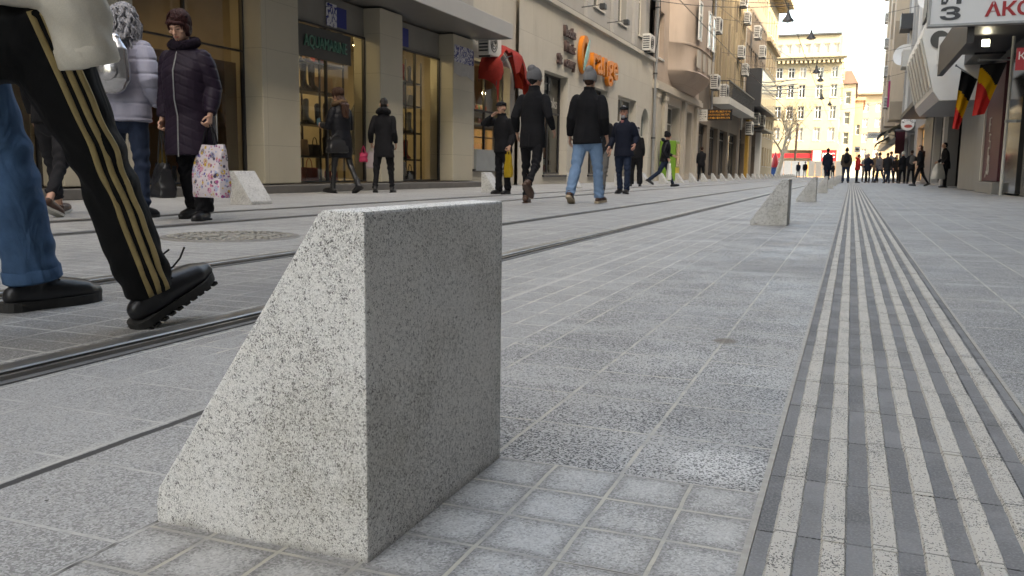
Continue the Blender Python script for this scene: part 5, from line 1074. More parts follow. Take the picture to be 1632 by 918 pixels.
    if sh:
        for h, k, a, fd in legs:
            q = MB(); so_ = MB(); n = Vector((0, 0, 1)); n = (n - fd * n.dot(fd)).normalized(); sdv = fd.cross(n); big = sh.get('big', 1.)
            B_ = a - n * .078 * s; c = lambda u, v, w_=0: B_ + (fd * u + n * v + sdv * w_) * s * big
            q.tube([c(-.062, .045), c(-.03, .05), c(.03, .05), c(.09, .045), c(.15, .038), c(.185, .032)], [(.030 * s * big, .034 * s), (.040 * s * big, .046 * s), (.042 * s * big, .050 * s), (.047 * s * big, .045 * s), (.045 * s * big, .039 * s), (.030 * s * big, .028 * s)], 14, flat=sdv, round_=True)
            q.tube([c(-.018, .05), c(-.014, .09), c(-.012, sh.get('top', .11))], [.046 * s, .044 * s, .045 * s], 12)
            so = garment('shoe', q, sh['m'], .006 if fine >= 1 else .010, 2)
            out = [(-.100, .010), (-.095, .022), (-.085, .031), (-.065, .037), (-.03, .037), (.0, .035), (.03, .037), (.06, .043), (.09, .048), (.12, .049), (.15, .045), (.175, .037), (.192, .027), (.203, .016), (.207, .006)]
            ol = [(u, w_) for u, w_ in out] + [(u, -w_) for u, w_ in out[::-1]]; hl = sh.get('heel', .0); th_ = sh.get('sole', .018)
            vs = [c(u, 0, w_ * 1.03) for u, w_ in ol] + [c(u, th_ / big + (.004 if u > .17 else 0), w_ * 1.06) for u, w_ in ol]; m_ = len(ol)
            so_.add(vs, [tuple(range(m_))[::-1], tuple(range(m_, 2 * m_))] + [(i, (i + 1) % m_, m_ + (i + 1) % m_, m_ + i) for i in range(m_)])
            if sh.get('lug'):
                for u in np.arange(-.085, .19, .028): p_ = [c(u, -.008, -.045), c(u + .017, -.008, -.045), c(u + .017, -.008, .045), c(u, -.008, .045)]; so_.add(p_ + [p + n * .008 * s for p in p_], [(0, 1, 2, 3), (0, 1, 5, 4), (1, 2, 6, 5), (2, 3, 7, 6), (3, 0, 4, 7)])
            so_.xf(RM); obj('sole', so_, sh.get('sm') or M_black, so)
            if sh.get('laces'):
                lc = MB()
                for j in range(5): v0 = .075 - .009 * j + .02; u0 = .035 + .022 * j; lc.tube([c(u0, v0 - .004, -.03), c(u0 + .004, v0 + .004, 0), c(u0, v0 - .004, .03)], .0035 * s, 5)
                if sh['laces'] > 1: lc.tube([c(.03, .10, .01), c(.05, .13, .02), c(.06, .15, .015), c(.085, .16, .03)], .003 * s, 5); lc.tube([c(.04, .10, .01), c(.075, .11, .03), (c(.10, .125, .04)), c(.12, .15, .05)], .003 * s, 5)
                lc.xf(RM); obj('laces', lc, M_black, so)
    ct = outfit.get('coat')
    if ct:
        q = MB(); hem = ct.get('hem', .75) * s + dz * .6; w = ct.get('w', 1.); bell = ct.get('bell', 1.0); fat = ct.get('fat', 0.)
        R0 = lambda a, c: ((a + fat) * s * w, (c + fat) * s * w)
        ho = hip.copy(); ho.z = hem; ho = ho + Vector((0, ct.get('sway', 0.) * s, 0))
        pts = [ho]; rr = [R0(.185 * bell, .15 * bell)]
        if hem < hip.z - .2 * s: pts.append(ho.lerp(hip, .6)); rr.append(R0(.183 * (1 + bell) / 2, .148 * (1 + bell) / 2))
        if hem < hip.z - .03 * s: pts.append(hip + sp * .02 * s); rr.append(R0(.18, .142))
        belly = ct.get('belly', 0.)
        pts += [wai + fw * belly * .4 * s, che + fw * belly * .2 * s, shc - sp * .06 * s, shc + sp * .0 * s, nek - sp * .005 * s]; rr += [R0(.165 + belly * .3, .125 + belly), R0(.182, .135 + belly * .5), R0(.172, .118), R0(.125, .098), R0(.072, .07)]
        q.tube(pts, rr, 24, flat=rx)
        cu = ct.get('cuff', .042)
        for S_, E, Wr in arms: q.tube([S_ - (E - S_) * .02, S_.lerp(E, .3), S_.lerp(E, .7), E, E.lerp(Wr, .4), E.lerp(Wr, ct.get('sleeve', .93))], [(.060 + fat * .6) * s * w, (.066 + fat * .9) * s * w, (.062 + fat) * s, (.056 + fat) * s, (.054 + fat * .8) * s, (cu + fat * .3) * s], 14); q.ell(S_ - sp * .008 * s, ((.060 + fat * .6) * s * w,) * 3, 12)
        if ct.get('collar', 'stand') == 'stand': q.tube([nek - sp * .05 * s, nek + sp * .02 * s, nek + sp * ct.get('ch', .05) * s], [(.085 * s, .08 * s), (.076 * s, .075 * s), (.078 * s, .08 * s)], 18, flat=rx)
        if ct.get('hood'): q.tube([nek - fw * .06 * s + rx * .1 * s, nek - fw * .12 * s + rx * .05 * s + sp * .03 * s, nek - fw * .14 * s + sp * .04 * s, nek - fw * .12 * s - rx * .05 * s + sp * .03 * s, nek - fw * .06 * s - rx * .1 * s], [.05 * s, .06 * s, .062 * s, .06 * s, .05 * s], 12, round_=True)
        post = quilt(ct['quilt'] * s, ct.get('qa', .011) * s, 3, ct.get('chev', 0.)) if ct.get('quilt') else fold(int(abs(x * 37 + y * 11)) & 255, ct.get('wr', .011) * s, 10.)
        if ct.get('crumple'):
            p0_ = post; post = lambda co_: p0_(co_) + ct['crumple'] * s * np.where(np.abs(co_[:, 0]) > .17 * s, np.sin(62 * (co_[:, 2] + .35 * co_[:, 1]) + 3 * np.sin(co_[:, 1] * 21) + 2 * np.sin(co_[:, 2] * 9)), .4 * np.sin(31 * co_[:, 2] + 12 * co_[:, 0]))
        co = garment('coat', q, ct['m'], vx, 3 if not ct.get('quilt') else 2, post)
        if ct.get('cuffs'):
            for S_, E, Wr in arms:
                e1 = E.lerp(Wr, ct.get('sleeve', .93)); d_ = (Wr - E).normalized(); g = MB(); rc = (cu + fat * .3 + .004) * s
                g.tube([e1 - d_ * .05 * s, e1 - d_ * .045 * s, e1 - d_ * .004 * s, e1 + d_ * .002 * s], [rc * .99, rc * 1.04, rc * 1.03, rc * .97], 18); g.xf(RM); obj('cuff', g, ct['cuffs'], co, True)
        if ct.get('zip'):
            g = MB(); g.tube([nek + fw * .085 * s, che + fw * (.145 + fat + belly * .7) * s * w, wai + fw * (.138 + fat + belly * 1.4) * s * w, hip + fw * (.155 + fat) * s * w, ho + fw * (.152 * bell + fat) * s * w], .006 * s, 6); g.xf(RM); obj('zip', g, M_steel, co)
        if ct.get('slit'):
            g = MB(); g.tube([hip - fw * (.155 + fat) * s * w + sp * .0, ho - fw * (.158 * bell + fat) * s * w], .004 * s, 6); g.xf(RM); obj('back_vent', g, M_black, co)
        if ct.get('fur'):
            g = MB()
            for j in range(26):
                a = 2 * PI * j / 26; c = nek + sp * (-.01 + .045 * (math.cos(a - PI) * .5 + .5)) * s + (rx * math.sin(a) * .098 + fw * math.cos(a) * .098) * s; g.ell(c, (.043 * s,) * 3, 8)
            me = remesh(g, .008 * s, 1, .4, lambda co_: .010 * s * np.sin(co_[:, 0] * 310) * np.sin(co_[:, 1] * 290) * np.sin(co_[:, 2] * 330)); me.transform(RM); link(me, 'fur_collar', ct['fur'], co, 'all', False)
        if ct.get('shirt'):
            g = MB(); g.prism([(-.035 * s, 0), (.035 * s, 0), (0, -.13 * s)], 'y', -.012, .012); 
            M_ = Matrix.Translation(nek + fw * .095 * s - sp * .01 * s) @ Matrix.Rotation(-lean - .25, 4, 'X'); g.xf(RM @ M_); obj('shirt_front', g, ct['shirt'], co)
    # ---- hair and hats
    hrq = outfit.get('hair')
    if hrq:
        q = MB(); kind = hrq['kind']
        q.ell(hd(0, -.018, .042), (.083 * s, .095 * s, .088 * s), 20, rot=HR)
        if kind == 'short': q.ell(hd(0, -.045, .0), (.076 * s, .066 * s, .075 * s), 16, rot=HR)
        if kind == 'bob':
            q.ell(hd(0, -.008, .056), (.083 * s, .094 * s, .080 * s), 18, rot=HR); q.ell(hd(0, -.035, .0), (.092 * s, .080 * s, .105 * s), 18, rot=HR); q.tube([hd(-.066, .052, .05), hd(-.03, .082, .066), hd(.03, .085, .075), hd(.066, .056, .06)], [(.014 * s, .022 * s), (.018 * s, .022 * s), (.018 * s, .02 * s), (.014 * s, .02 * s)], 8, round_=True)
            for sd in (-1, 1): q.tube([hd(sd * .06, .04, .07), hd(sd * .08, .015, .01), hd(sd * .078, .0, -.055)], [.024 * s, .022 * s, .012 * s], 8, round_=True)
        if kind == 'long':
            q.tube([hd(0, -.02, .05), hd(0, -.06, -.03), hd(0, -.085, -.13), nek - fw * .13 * s - sp * .02 * s, che - fw * .15 * s + sp * hrq.get('up', 0.) * s], [(.08 * s, .06 * s), (.092 * s, .055 * s), (.10 * s, .05 * s), (.10 * s, .045 * s), (.07 * s, .025 * s)], 16, flat=hr, round_=True)
        me = remesh(q, .008 * s if fine >= 1 else .012 * s, 2, .4, fold(3, .009 * s, 42.)); me.transform(RM); ha = link(me, 'hair', hrq['m'], t, 'all', False)
        if kind in ('bob', 'long') and fine >= 1 and not hrq.get('curly'):
            g = MB(); rnd = random.Random(8)
            for j in range(260):
                a = rnd.uniform(-PI, PI); front = abs(a) < .75; end = (rnd.uniform(.95, 1.3) if a < .1 else rnd.uniform(.8, 1.0)) if front else rnd.uniform(1.85, 2.35); bul = rnd.uniform(1.0, 1.10); tw_ = (-.45 if front else 0) + rnd.uniform(-.14, .14); pts = []
                for i in range(9):
                    th_ = .12 + (end - .12) * i / 8; aa = a + tw_ * i / 8; k = bul * (1 + .05 * math.sin(i * .8)); pts.append(hd(.093 * k * math.sin(aa) * math.sin(th_), -.018 + .108 * k * math.cos(aa) * math.sin(th_), .046 + .100 * k * math.cos(th_)))
                g.tube(pts, [.0045 * s] * 7 + [.0035 * s, .0015 * s], 5)
            g.xf(RM); obj('strands', g, hrq['m'], ha, 'all')
        if hrq.get('curly'):
            g = MB(); rnd = random.Random(4)
            for j in range(170):
                a = rnd.uniform(-2.5, 2.5); el = rnd.uniform(-.6, 1.25); st = hd(.088 * math.sin(a) * math.cos(el), -.02 - .1 * math.cos(a) * math.cos(el), .035 + .095 * math.sin(el)); L = rnd.uniform(.16, .46) * s * (1 if el < .9 else .7)
                od = (st - hd(0, -.02, .0)); od.z = 0; od = od.normalized() if od.length > .01 else -fw; ph = rnd.uniform(0, 6.28); rr_ = rnd.uniform(.008, .018) * s; pts = []
                for i in range(15):
                    u = i / 14; pts.append(st + od * (.045 * s * min(1, u * 3)) - Vector((0, 0, 1)) * L * u + Vector((math.cos(ph + u * 16), math.sin(ph + u * 16), 0)) * rr_ + (-fw * .07 * s * u))
                g.tube(pts, [.007 * s] * 13 + [.005 * s, .002 * s], 5)
            g.xf(RM); obj('curls', g, hrq['m'], ha, 'all')
    ht = outfit.get('hat')
    if ht:
        q = MB(); k = ht['kind']
        if k == 'beanie':
            q.ell(hd(0, -.018, .058), (.091 * s, .109 * s, .105 * s), 20, rot=HR); q.ell(hd(0, -.06, .125), (.060 * s, .066 * s, .062 * s), 14, rot=HR); q.tube([hd(0, -.028, -.022), hd(0, -.02, .03), hd(0, -.015, .07)], [(.090 * s, .102 * s), (.095 * s, .112 * s), (.092 * s, .11 * s)], 22, flat=hr)
        else:
            q.ell(hd(0, -.005, .078), (.092 * s, .118 * s, .048 * s), 20, rot=HR); q.tube([hd(0, -.01, .05), hd(0, -.01, .085)], [(.088 * s, .105 * s), (.09 * s, .11 * s)], 20, flat=hr)
            q.tube([hd(-.05, .095, .058), hd(0, .135, .055), hd(.05, .095, .058)], [(.03 * s, .008 * s)] * 3, 8, flat=hf, round_=True); q.ell(hd(0, .10, .058), (.068 * s, .055 * s, .012 * s), 14, rot=HR)
        garment('hat', q, ht['m'], .007 if fine >= 1 else .011, 2)
    if outfit.get('glasses'):
        g = MB()
        for sd in (-1, 1): g.tube([hd(sd * .034 + .022 * math.cos(a), .099, .012 + .017 * math.sin(a)) for a in np.linspace(0, 2 * PI, 11)], .004 * s, 5); g.tube([hd(sd * .056, .097, .014), hd(sd * .08, .0, .012)], .003 * s, 5)
        g.xf(RM); obj('glasses', g, M_dkmetal, t)
    if outfit.get('beard'):
        q = MB(); q.ell(hd(0, .05, -.085), (.05 * s, .045 * s, .042 * s), 12, rot=HR); garment('beard', q, outfit['beard'], .009, 1)
    if outfit.get('pack'):
        q = MB(); pk = outfit['pack']; c = che - fw * (.20 + ct.get('fat', 0)) * s - sp * .03 * s; q.tube([c - sp * .2 * s, c - sp * .15 * s, c + sp * .1 * s, c + sp * .19 * s], [(.12 * s, .07 * s), (.15 * s, .09 * s), (.14 * s, .085 * s), (.08 * s, .05 * s)], 16, flat=rx, round_=True)
        me = remesh(q, .009 * s, 2, .5, fold(5, .008, 16.)); me.transform(RM); bp = bpy.data.objects.new('backpack', me); me.materials.append(pk['m']); COL.objects.link(bp); tag(bp, pk['label'], 'backpack')
        g = MB()
        for sd in (-1, 1): g.tube([c + sp * .17 * s + rx * sd * .07 * s, shc + sp * (.035 + ct.get('fat', 0)) * s + rx * sd * .10 * s - fw * .05 * s, shc + rx * sd * .12 * s + fw * (.10 + ct.get('fat', 0)) * s, che + rx * sd * .13 * s + fw * (.13 + ct.get('fat', 0)) * s], [(.022 * s, .006 * s)] * 4, 6, flat=rx)
        g.xf(RM); so = obj('strap', g, M_black); so.parent = bp
        g = MB(); g.tube([c + sp * .19 * s + rx * .04 * s * math.cos(a) + sp * .05 * s * math.sin(a) for a in np.linspace(0, PI, 9)], .007 * s, 6); g.xf(RM); so = obj('handle', g, M_black); so.parent = bp
        g = MB(); g.ell(c - fw * .085 * s - sp * .08 * s, (.10 * s, .03 * s, .09 * s), 12); me = remesh(g, .01 * s, 2); me.transform(RM); me.materials.append(pk['m']); so = bpy.data.objects.new('front_pocket', me); COL.objects.link(so); so.parent = bp
    W = lambda i: tuple(RM @ (arms[i][2] + (arms[i][2] - arms[i][1]).normalized() * .07 * s)); return t, W(0), W(1)
FBLK = fabric('black_wool', (.009, .009, .011), .9, .5, .5, 7., .03, 0.); FNAVY = fabric('navy_cloth', (.009, .012, .024), .85, .3, .5, 7., .03, 0.); FDARK = fabric('charcoal_cloth', (.016, .016, .019), .85, .3, .5, 7., .03, 0.)
FPURP = fabric('plum_nylon', (.016, .009, .020), .6, .2, .35, 14., .012, .0); FLIL = fabric('lilac_nylon', (.30, .30, .38), .45, .12, .3, 14., .012, .1); FPUF = fabric('black_nylon', (.007, .0075, .011), .5, .3, .4, 14., .012, 0.)
FJEAN = fabric('blue_denim', (.05, .105, .20), .85, .5, .8, 9.); FLJ = fabric('pale_denim', (.17, .27, .42), .85, .25, .6, 8.); FDJ = fabric('dark_denim', (.018, .028, .055), .85, .3, .5, 8.); FTRK = fabric('black_track_suit', (.004, .004, .0045), .75, .3, .5, 7., .03, 0.)
FBEI = fabric('beige_cotton', (.60, .56, .48), .8, .12, .6, 6.); FGREY = fabric('grey_knit', (.13, .13, .14), .95, .25, .4, 30., .01); FGREY2 = fabric('grey_trouser', (.12, .115, .11), .9, .2); FRED = fabric('red_nylon', (.46, .02, .02), .5, .15, .4, 12.); FBRN = fabric('brown_grey_cloth', (.07, .055, .045), .9, .3)
FFUR = fabric('dark_fur', (.018, .012, .022), 1., .6, .8, 80., .02); FFURB = fabric('brown_fur', (.16, .10, .06), 1., .5, .8, 80., .02); MBLA = plain('black_leather', (.014, .014, .016), .38, .3, 12., .2); MBRS = plain('brown_leather', (.075, .038, .024), .45, .3, 14., .2); MTAN = plain('tan_sole', (.42, .34, .24), .7); MGUM = plain('rubber_sole', (.028, .027, .026), .75, .4, 20., .3)
HBR = fabric('brown_hair', (.045, .020, .012), .5, .5, .9, 60., .01); HRED = fabric('auburn_hair', (.040, .012, .012), .45, .5, .9, 70., .01); HGREY = fabric('grey_hair', (.34, .34, .37), .6, .3, .6, 60., .01); HBK = fabric('black_hair', (.012, .010, .010), .5, .4, .8, 60., .01)
MSILV = plain('silver_foil', (.50, .50, .52), .25, .25, 14., .8, 18., Metallic=.9); MGOLD = plain('gold_stripe_cloth', (.38, .29, .13), .45, .3, 30., .3, 200., Metallic=.35)
J = dict
shoe = lambda m=MBLA, **k: J(m=m, **k)
STRIDE = J(legL=(20, 6, 3, 8), legR=(-16, 22, 3, -22)); STRIDE2 = J(legR=(20, 6, 3, 8), legL=(-16, 22, 3, -22)); STAND = J(legL=(2, 3, 4, 0), legR=(-1, 3, 4, 0))
def P_(*a, **k):
    d = {}
    for q in a: d.update(q)
    d.update(k); return d
# bags -------------------------------------------------------------------------------------------
def shopping_bag(hand, w, h, dp, mat, label, face=0., drop=.22, name='shopping_bag', top=.9, hm=None, extra=None, tilt=0.):
    t = thing(name, label, 'bag', hand); M = Matrix.Translation(hand) @ Matrix.Rotation(R_(face), 4, 'Z') @ Matrix.Rotation(R_(tilt), 4, 'Y'); q = MB(); n, k = 20, 12
    for j in range(k + 1):
        v = j / k; z = -drop - h * v; ww = w / 2 * (top + (1 - top) * v ** .6); dd = dp / 2 * (.35 + .65 * min(1, v * 1.4)) * (1 if v < .95 else .85)
        for i in range(n):
            a = 2 * PI * i / n; ca, sa = math.cos(a), math.sin(a); px = ww * np.sign(ca) * abs(ca) ** .35; py = dd * np.sign(sa) * abs(sa) ** .35
            q.v.append((px + .006 * math.sin(9 * v + i), py + .010 * math.sin(v * 11 + i * 1.3) * (1 - v * .5), z + .006 * math.sin(i * 1.9) * (1 - v)))
    q.f = [(j * n + i, j * n + (i + 1) % n, (j + 1) * n + (i + 1) % n, (j + 1) * n + i) for j in range(k) for i in range(n)] + [tuple(range(k * n, (k + 1) * n))]; q.mi = [0] * len(q.f); q.xf(M); obj('bag_body', q, mat, t, True)
    for sd in (-1, 1):
        q = MB(); q.tube([(-w * .22, sd * dp * .12, -drop - .02), (-w * .15, sd * dp * .08, -drop * .5), (0, sd * .008, .0), (w * .15, sd * dp * .08, -drop * .5), (w * .22, sd * dp * .12, -drop - .02)], [(.010, .004)] * 5, 6); q.xf(M); obj('bag_handle', q, hm or mat, t)
    if extra: extra(t, M)
    return t
def floral():
    t = NT('floral_print'); v = t.obj(); col = (.62, .56, .60)
    for sc_, thr, seed, ring in ((17., .42, 0, 1), (25., .34, 7, 0), (40., .30, 3, 0)):
        mp = t.mapv((1, 1, 1), (seed, seed * .7, seed * 1.3)); d = t.voro(sc_, mp, 'Distance'); c = t.voro(sc_, mp, 'Color'); h = t.node('ShaderNodeSeparateColor'); t.inp(h.inputs[0], c)
        rp = t.node('ShaderNodeValToRGB'); t.inp(rp.inputs[0], h.outputs[0]); e = rp.color_ramp; e.interpolation = 'CONSTANT'; e.elements[0].color = (.30, .05, .20, 1); e.elements[1].position = .22; e.elements[1].color = (.55, .36, .04, 1)
        for p, cc in ((.4, (.10, .08, .30, 1)), (.56, (.58, .16, .28, 1)), (.72, (.06, .05, .10, 1)), (.85, (.30, .36, .55, 1))): el = e.elements.new(p); el.color = cc
        f = t.ma('LESS_THAN', d, thr); f = t.ma('MULTIPLY', f, t.ma('GREATER_THAN', h.outputs[1], .15))
        if ring: f = t.ma('MULTIPLY', f, t.ma('GREATER_THAN', t.ma('PINGPONG', d, .09), .03))
        col = t.mix(f, col, rp.outputs[0])
    return t.done(col, .35, t.bump(t.noise(12., 3, dist=1.), .5, .02))
# near walkers -------------------------------------------------------------------------------------
person('person in black tracksuit with gold side stripes and beige jacket striding by the bollard', -1.80, 1.44, 0, 1.56, J(trousers=J(m=FTRK, sm=MGOLD, w=1.18, ankle=.072, stripes=2, wr=.0055), shoes=shoe(MBLA, big=1.05, sole=.024, lug=1, laces=2, top=.13, sm=MGUM), coat=J(m=FBEI, hem=.86, fat=.028, wr=.012, cuff=.060, sleeve=1.54, crumple=.004, cuffs=FBEI), hair=J(kind='short', m=HBR)), P_(legR=(27, 4, 2, 24), legL=(-20, 18, 2, -25), lean=4, armR=(.05, .0, -.52), armL=(.05, -.25, -.42)))
person('person in wide blue jeans and black lace-up work boots walking at the left edge', -2.33, 1.64, 0, 1.66, J(trousers=J(m=FJEAN, w=1.1, ankle=.080, wr=.0055, cut=.02, hem=1), shoes=shoe(MBLA, big=1.08, sole=.032, top=.13, lug=1, laces=1, sm=MGUM), coat=J(m=FNAVY, hem=.80), hat=J(kind='beanie', m=FDARK)), P_(legR=(19, 10, 3, 0), legL=(-20, 22, 3, -30), lean=4))
# woman with bags and her neighbour
t, hl, hr_ = person('woman in long plum quilted coat with fur collar looking down holding a floral bag', -4.86, 5.5, 188, 1.55, J(trousers=J(m=FBLK, w=1.15, ankle=.08), shoes=shoe(MBLA), coat=J(m=FPURP, hem=.56, fat=.022, w=1.06, quilt=.085, qa=.007, chev=.45, zip=1, fur=FFUR, collar='none', bell=1.08, belly=.03), hair=J(kind='bob', m=HRED)), P_(legL=(5, 4, 4, 0), legR=(-10, 8, 3, -8), head=(4, -24), armL=(.10, .06, -.50), armR=(.07, .03, -.53), gripL=.95, gripR=.95, lean=5))
shopping_bag(hl, .36, .40, .14, floral(), 'white bag printed with many coloured hearts and flowers held by the woman in plum', 165, .17, 'floral_bag', .95, FBLK)
def flap(t, M): q = MB(); q.box(-.05, .05, -.092, -.088, -.42, -.30); q.xf(M); obj('front_strap', q, MBLA, t)
shopping_bag(hr_, .27, .27, .15, MBLA, 'black leather handbag hanging low from the other hand of the woman in plum', 150, .28, 'handbag', .62, MBLA, flap)
person('curly grey-haired woman in lilac puffer jacket seen from behind with silver backpack', -5.46, 5.45, 18, 1.66, J(trousers=J(m=FDJ, ankle=.05), shoes=shoe(FDARK, sole=.03), coat=J(m=FLIL, hem=.80, fat=.025, quilt=.12, qa=.010, w=1.0), hair=J(kind='long', m=HGREY, curly=1, up=-.02), pack=J(m=MSILV, label='small shiny silver backpack on the back of the woman in the lilac jacket')), P_(STAND, lean=3, head=(-15, 0), armR=(.10, .05, -.48)))
person('person in dark clothes with bare ankles and brown shoes behind the tracksuit legs', -6.15, 5.36, 20, 1.66, J(trousers=J(m=FDARK, ankle=.05, cut=.07), shoes=shoe(MBRS, sole=.02, top=.075, sm=M_offw), coat=J(m=FBLK, hem=.8), hair=J(kind='short', m=HBK)), P_(STRIDE), fine=.7)
# shop window women
t, hl, hr_ = person('long-haired woman in black puffer coat looking at her phone by the display window', -8.05, 12.7, 75, 1.70, J(trousers=J(m=MBLA, ankle=.045, w=.85, wr=.003), shoes=shoe(MBLA, heel=.05, top=.2), coat=J(m=FPUF, hem=.60, fat=.018, quilt=.09, qa=.006, fur=FFURB, collar='none'), hair=J(kind='long', m=HBR)), P_(legL=(10, 4, 2, 5), legR=(-14, 14, 2, -22), head=(0, -12), armL=(.0, .30, -.24), armR=(.02, .26, -.27), gripL=.8))
q = MB(); q.box(hl[0] - .04, hl[0] + .04, hl[1] - .01, hl[1] + .0, hl[2] - .02, hl[2] + .11, 0, .004); tp = thing('phone', 'phone held up by the long-haired woman at the display window', 'phone', hl); obj('case', q, M_black, tp); q = MB(); q.box(hl[0] - .035, hl[0] + .035, hl[1] - .014, hl[1] - .0105, hl[2] - .012, hl[2] + .10); obj('screen', q, M_paneb, tp)
shopping_bag((-8.0, 12.5, .98), .42, .26, .16, MBLA, 'large black shoulder bag at the hip of the long-haired woman by the window', 75, .05, 'shoulder_bag', .8)
t, hl, hr_ = person('woman in short black hooded coat at the cream pillar holding two small bags', -7.75, 13.6, 20, 1.62, J(trousers=J(m=FBLK, ankle=.05), shoes=shoe(MBLA), coat=J(m=FBLK, hem=.66, bell=1.12, hood=1, fur=FFUR), hair=J(kind='short', m=HBK)), P_(legL=(-8, 6, 5, -6), legR=(6, 4, 5, 0), head=(10, -14), armL=(.10, .12, -.47), armR=(.05, .10, -.48), gripL=.9))
shopping_bag(hl, .20, .30, .09, plain('pale_grey_bag', (.42, .36, .38), .4), 'pale grey paper bag in the hand of the woman at the cream pillar', 20, .10)
shopping_bag((hl[0] - .12, hl[1] - .08, hl[2]), .15, .17, .07, plain('pink_bag', (.50, .04, .12), .4), 'small pink bag held by the woman at the cream pillar', 20, .12, 'pink_bag')
# men in the middle
t, hl, hr_ = person('man in black flat cap and black jacket holding his hand to his mouth', -5.75, 14.3, 160, 1.57, J(trousers=J(m=FBLK, w=1.1, ankle=.065), shoes=shoe(MBLA), coat=J(m=FBLK, hem=.80, fat=.012), hat=J(kind='flat', m=FBLK), hair=J(kind='short', m=HBK)), P_(STAND, armR=(-.10, .22, .10), poleR=(1, -.3, -.8), armL=(.10, .08, -.49), gripL=.9, head=(12, -4)))
shopping_bag(hl, .16, .40, .09, plain('yellow_plastic', (.32, .21, .01), .4), 'yellow plastic carrier bag hanging beside the man in the flat cap', 160, .08, 'plastic_bag', .7)
person('man in grey beanie and knee-length black coat walking away in slim black trousers', -3.82, 10.5, 2, 1.66, J(trousers=J(m=FBLK, ankle=.048, w=.88), shoes=shoe(MBRS, sm=MBRS), coat=J(m=FBLK, hem=.74, slit=1, w=.98), hat=J(kind='beanie', m=FGREY), hair=J(kind='short', m=HBK)), P_(legR=(-24, 30, 2, -38), legL=(10, 3, 3, 0), lean=3, head=(-28, 0), armR=(.10, .10, -.42), armL=(.09, .05, -.46), twist=-6))
person('broad man in grey beanie, black jacket and pale blue jeans walking away', -3.22, 10.95, -3, 1.67, J(trousers=J(m=FLJ, ankle=.068, w=1.1, wr=.006), shoes=shoe(MBRS, sm=MTAN, sole=.03), coat=J(m=FBLK, hem=.80, fat=.012, w=1.04), hat=J(kind='beanie', m=fabric('mid_grey_knit', (.20, .20, .205), .95, .2, .4, 30., .01)), hair=J(kind='short', m=HBR), broad=1.08), P_(legL=(-14, 14, 4, -22), legR=(12, 4, 4, 4), lean=2, armL=(.09, .0, -.51), armR=(.07, .05, -.50)))
person('person in grey trousers mostly hidden behind the man in pale jeans', -4.75, 17.2, 175, 1.70, J(trousers=J(m=FGREY2, ankle=.055), shoes=shoe(MBLA), coat=J(m=FDARK, hem=.8), hair=J(kind='short', m=HBR)), P_(STRIDE), fine=.7)
person('man in black cap with checked shirt collar and dark jacket walking towards the camera', -4.05, 16.2, 172, 1.60, J(trousers=J(m=FDJ, ankle=.06), shoes=shoe(MBLA), coat=J(m=FNAVY, hem=.76, fat=.018, bell=1.06, belly=.02, shirt=plain('checked_shirt', (.40, .16, .16), .8, .7, 60.)), hat=J(kind='cap', m=FBLK), hair=J(kind='short', m=HGREY), beard=HGREY, glasses=1), P_(legL=(10, 5, 4, 4), legR=(-8, 10, 4, -10), armL=(.13, .12, -.42), armR=(.14, .05, -.47), head=(8, 0)), tone=(.52, .27, .20))
person('person all in black with a black cap seen from behind near the bookshop arch', -5.95, 25.3, 15, 1.70, J(trousers=J(m=FBLK, w=1.25, ankle=.085), shoes=shoe(MBLA), coat=J(m=FBLK, hem=.82, fat=.012), hat=J(kind='cap', m=FBLK), hair=J(kind='short', m=HGREY)), P_(STAND, armL=(.1, .05, -.45)), fine=.7)
t, hl, hr_ = person('man in dark hooded puffer and black beanie striding across with a white carrier bag', -5.15, 25.6, -78, 1.58, J(trousers=J(m=FDJ, ankle=.06), shoes=shoe(MBLA), coat=J(m=FPUF, hem=.82, fat=.02, quilt=.1, qa=.006, hood=1), hat=J(kind='beanie', m=FBLK)), P_(legL=(22, 4, 2, 8), legR=(-24, 28, 2, -30), lean=4, armR=(.10, .06, -.47), armL=(.05, .22, -.36), gripR=.9), fine=.7)
shopping_bag(hr_, .36, .48, .12, M_white, 'white carrier bag swinging from the hand of the striding man in the black beanie', -70, .08, 'white_bag', .8)
person('person in black walking away in front of the dark shop with green display', -7.1, 44.5, 10, 1.68, J(trousers=J(m=FBLK, ankle=.055), shoes=shoe(MBLA), coat=J(m=FBLK, hem=.78, fat=.012), hair=J(kind='short', m=HBR)), P_(STAND, armR=(-.05, .25, -.15)), fine=.5)
# the group on the right
F5 = .5
person('person in long navy coat stepping off to the left of the crowd', -1.15, 46.40, 10, 1.69, J(trousers=J(m=FNAVY, ankle=.055), shoes=shoe(MBLA), coat=J(m=FNAVY, hem=.66, fat=.012), hair=J(kind='short', m=HBK)), P_(legL=(-26, 24, 2, -30), legR=(16, 6, 2, 0)), fine=F5)
person('man with black hat, grey jacket and dark backpack standing on the strip', -.28, 47.20, 0, 1.69, J(trousers=J(m=FDJ, ankle=.07, w=1.1), shoes=shoe(MBLA), coat=J(m=FBRN, hem=.80, fat=.015, w=1.04), hat=J(kind='beanie', m=FBLK), pack=J(m=FBLK, label='dark backpack on the man with the black hat in the crowd')), P_(STAND), fine=F5)
person('person in bright red jacket and black trousers in the crowd', .26, 47.60, -75, 1.41, J(trousers=J(m=FBLK, ankle=.055), shoes=shoe(MBLA), coat=J(m=FRED, hem=.80, fat=.02, hood=1), hair=J(kind='short', m=HBR)), P_(STAND, armL=(.05, .22, -.28), armR=(.05, .22, -.3)), fine=F5)
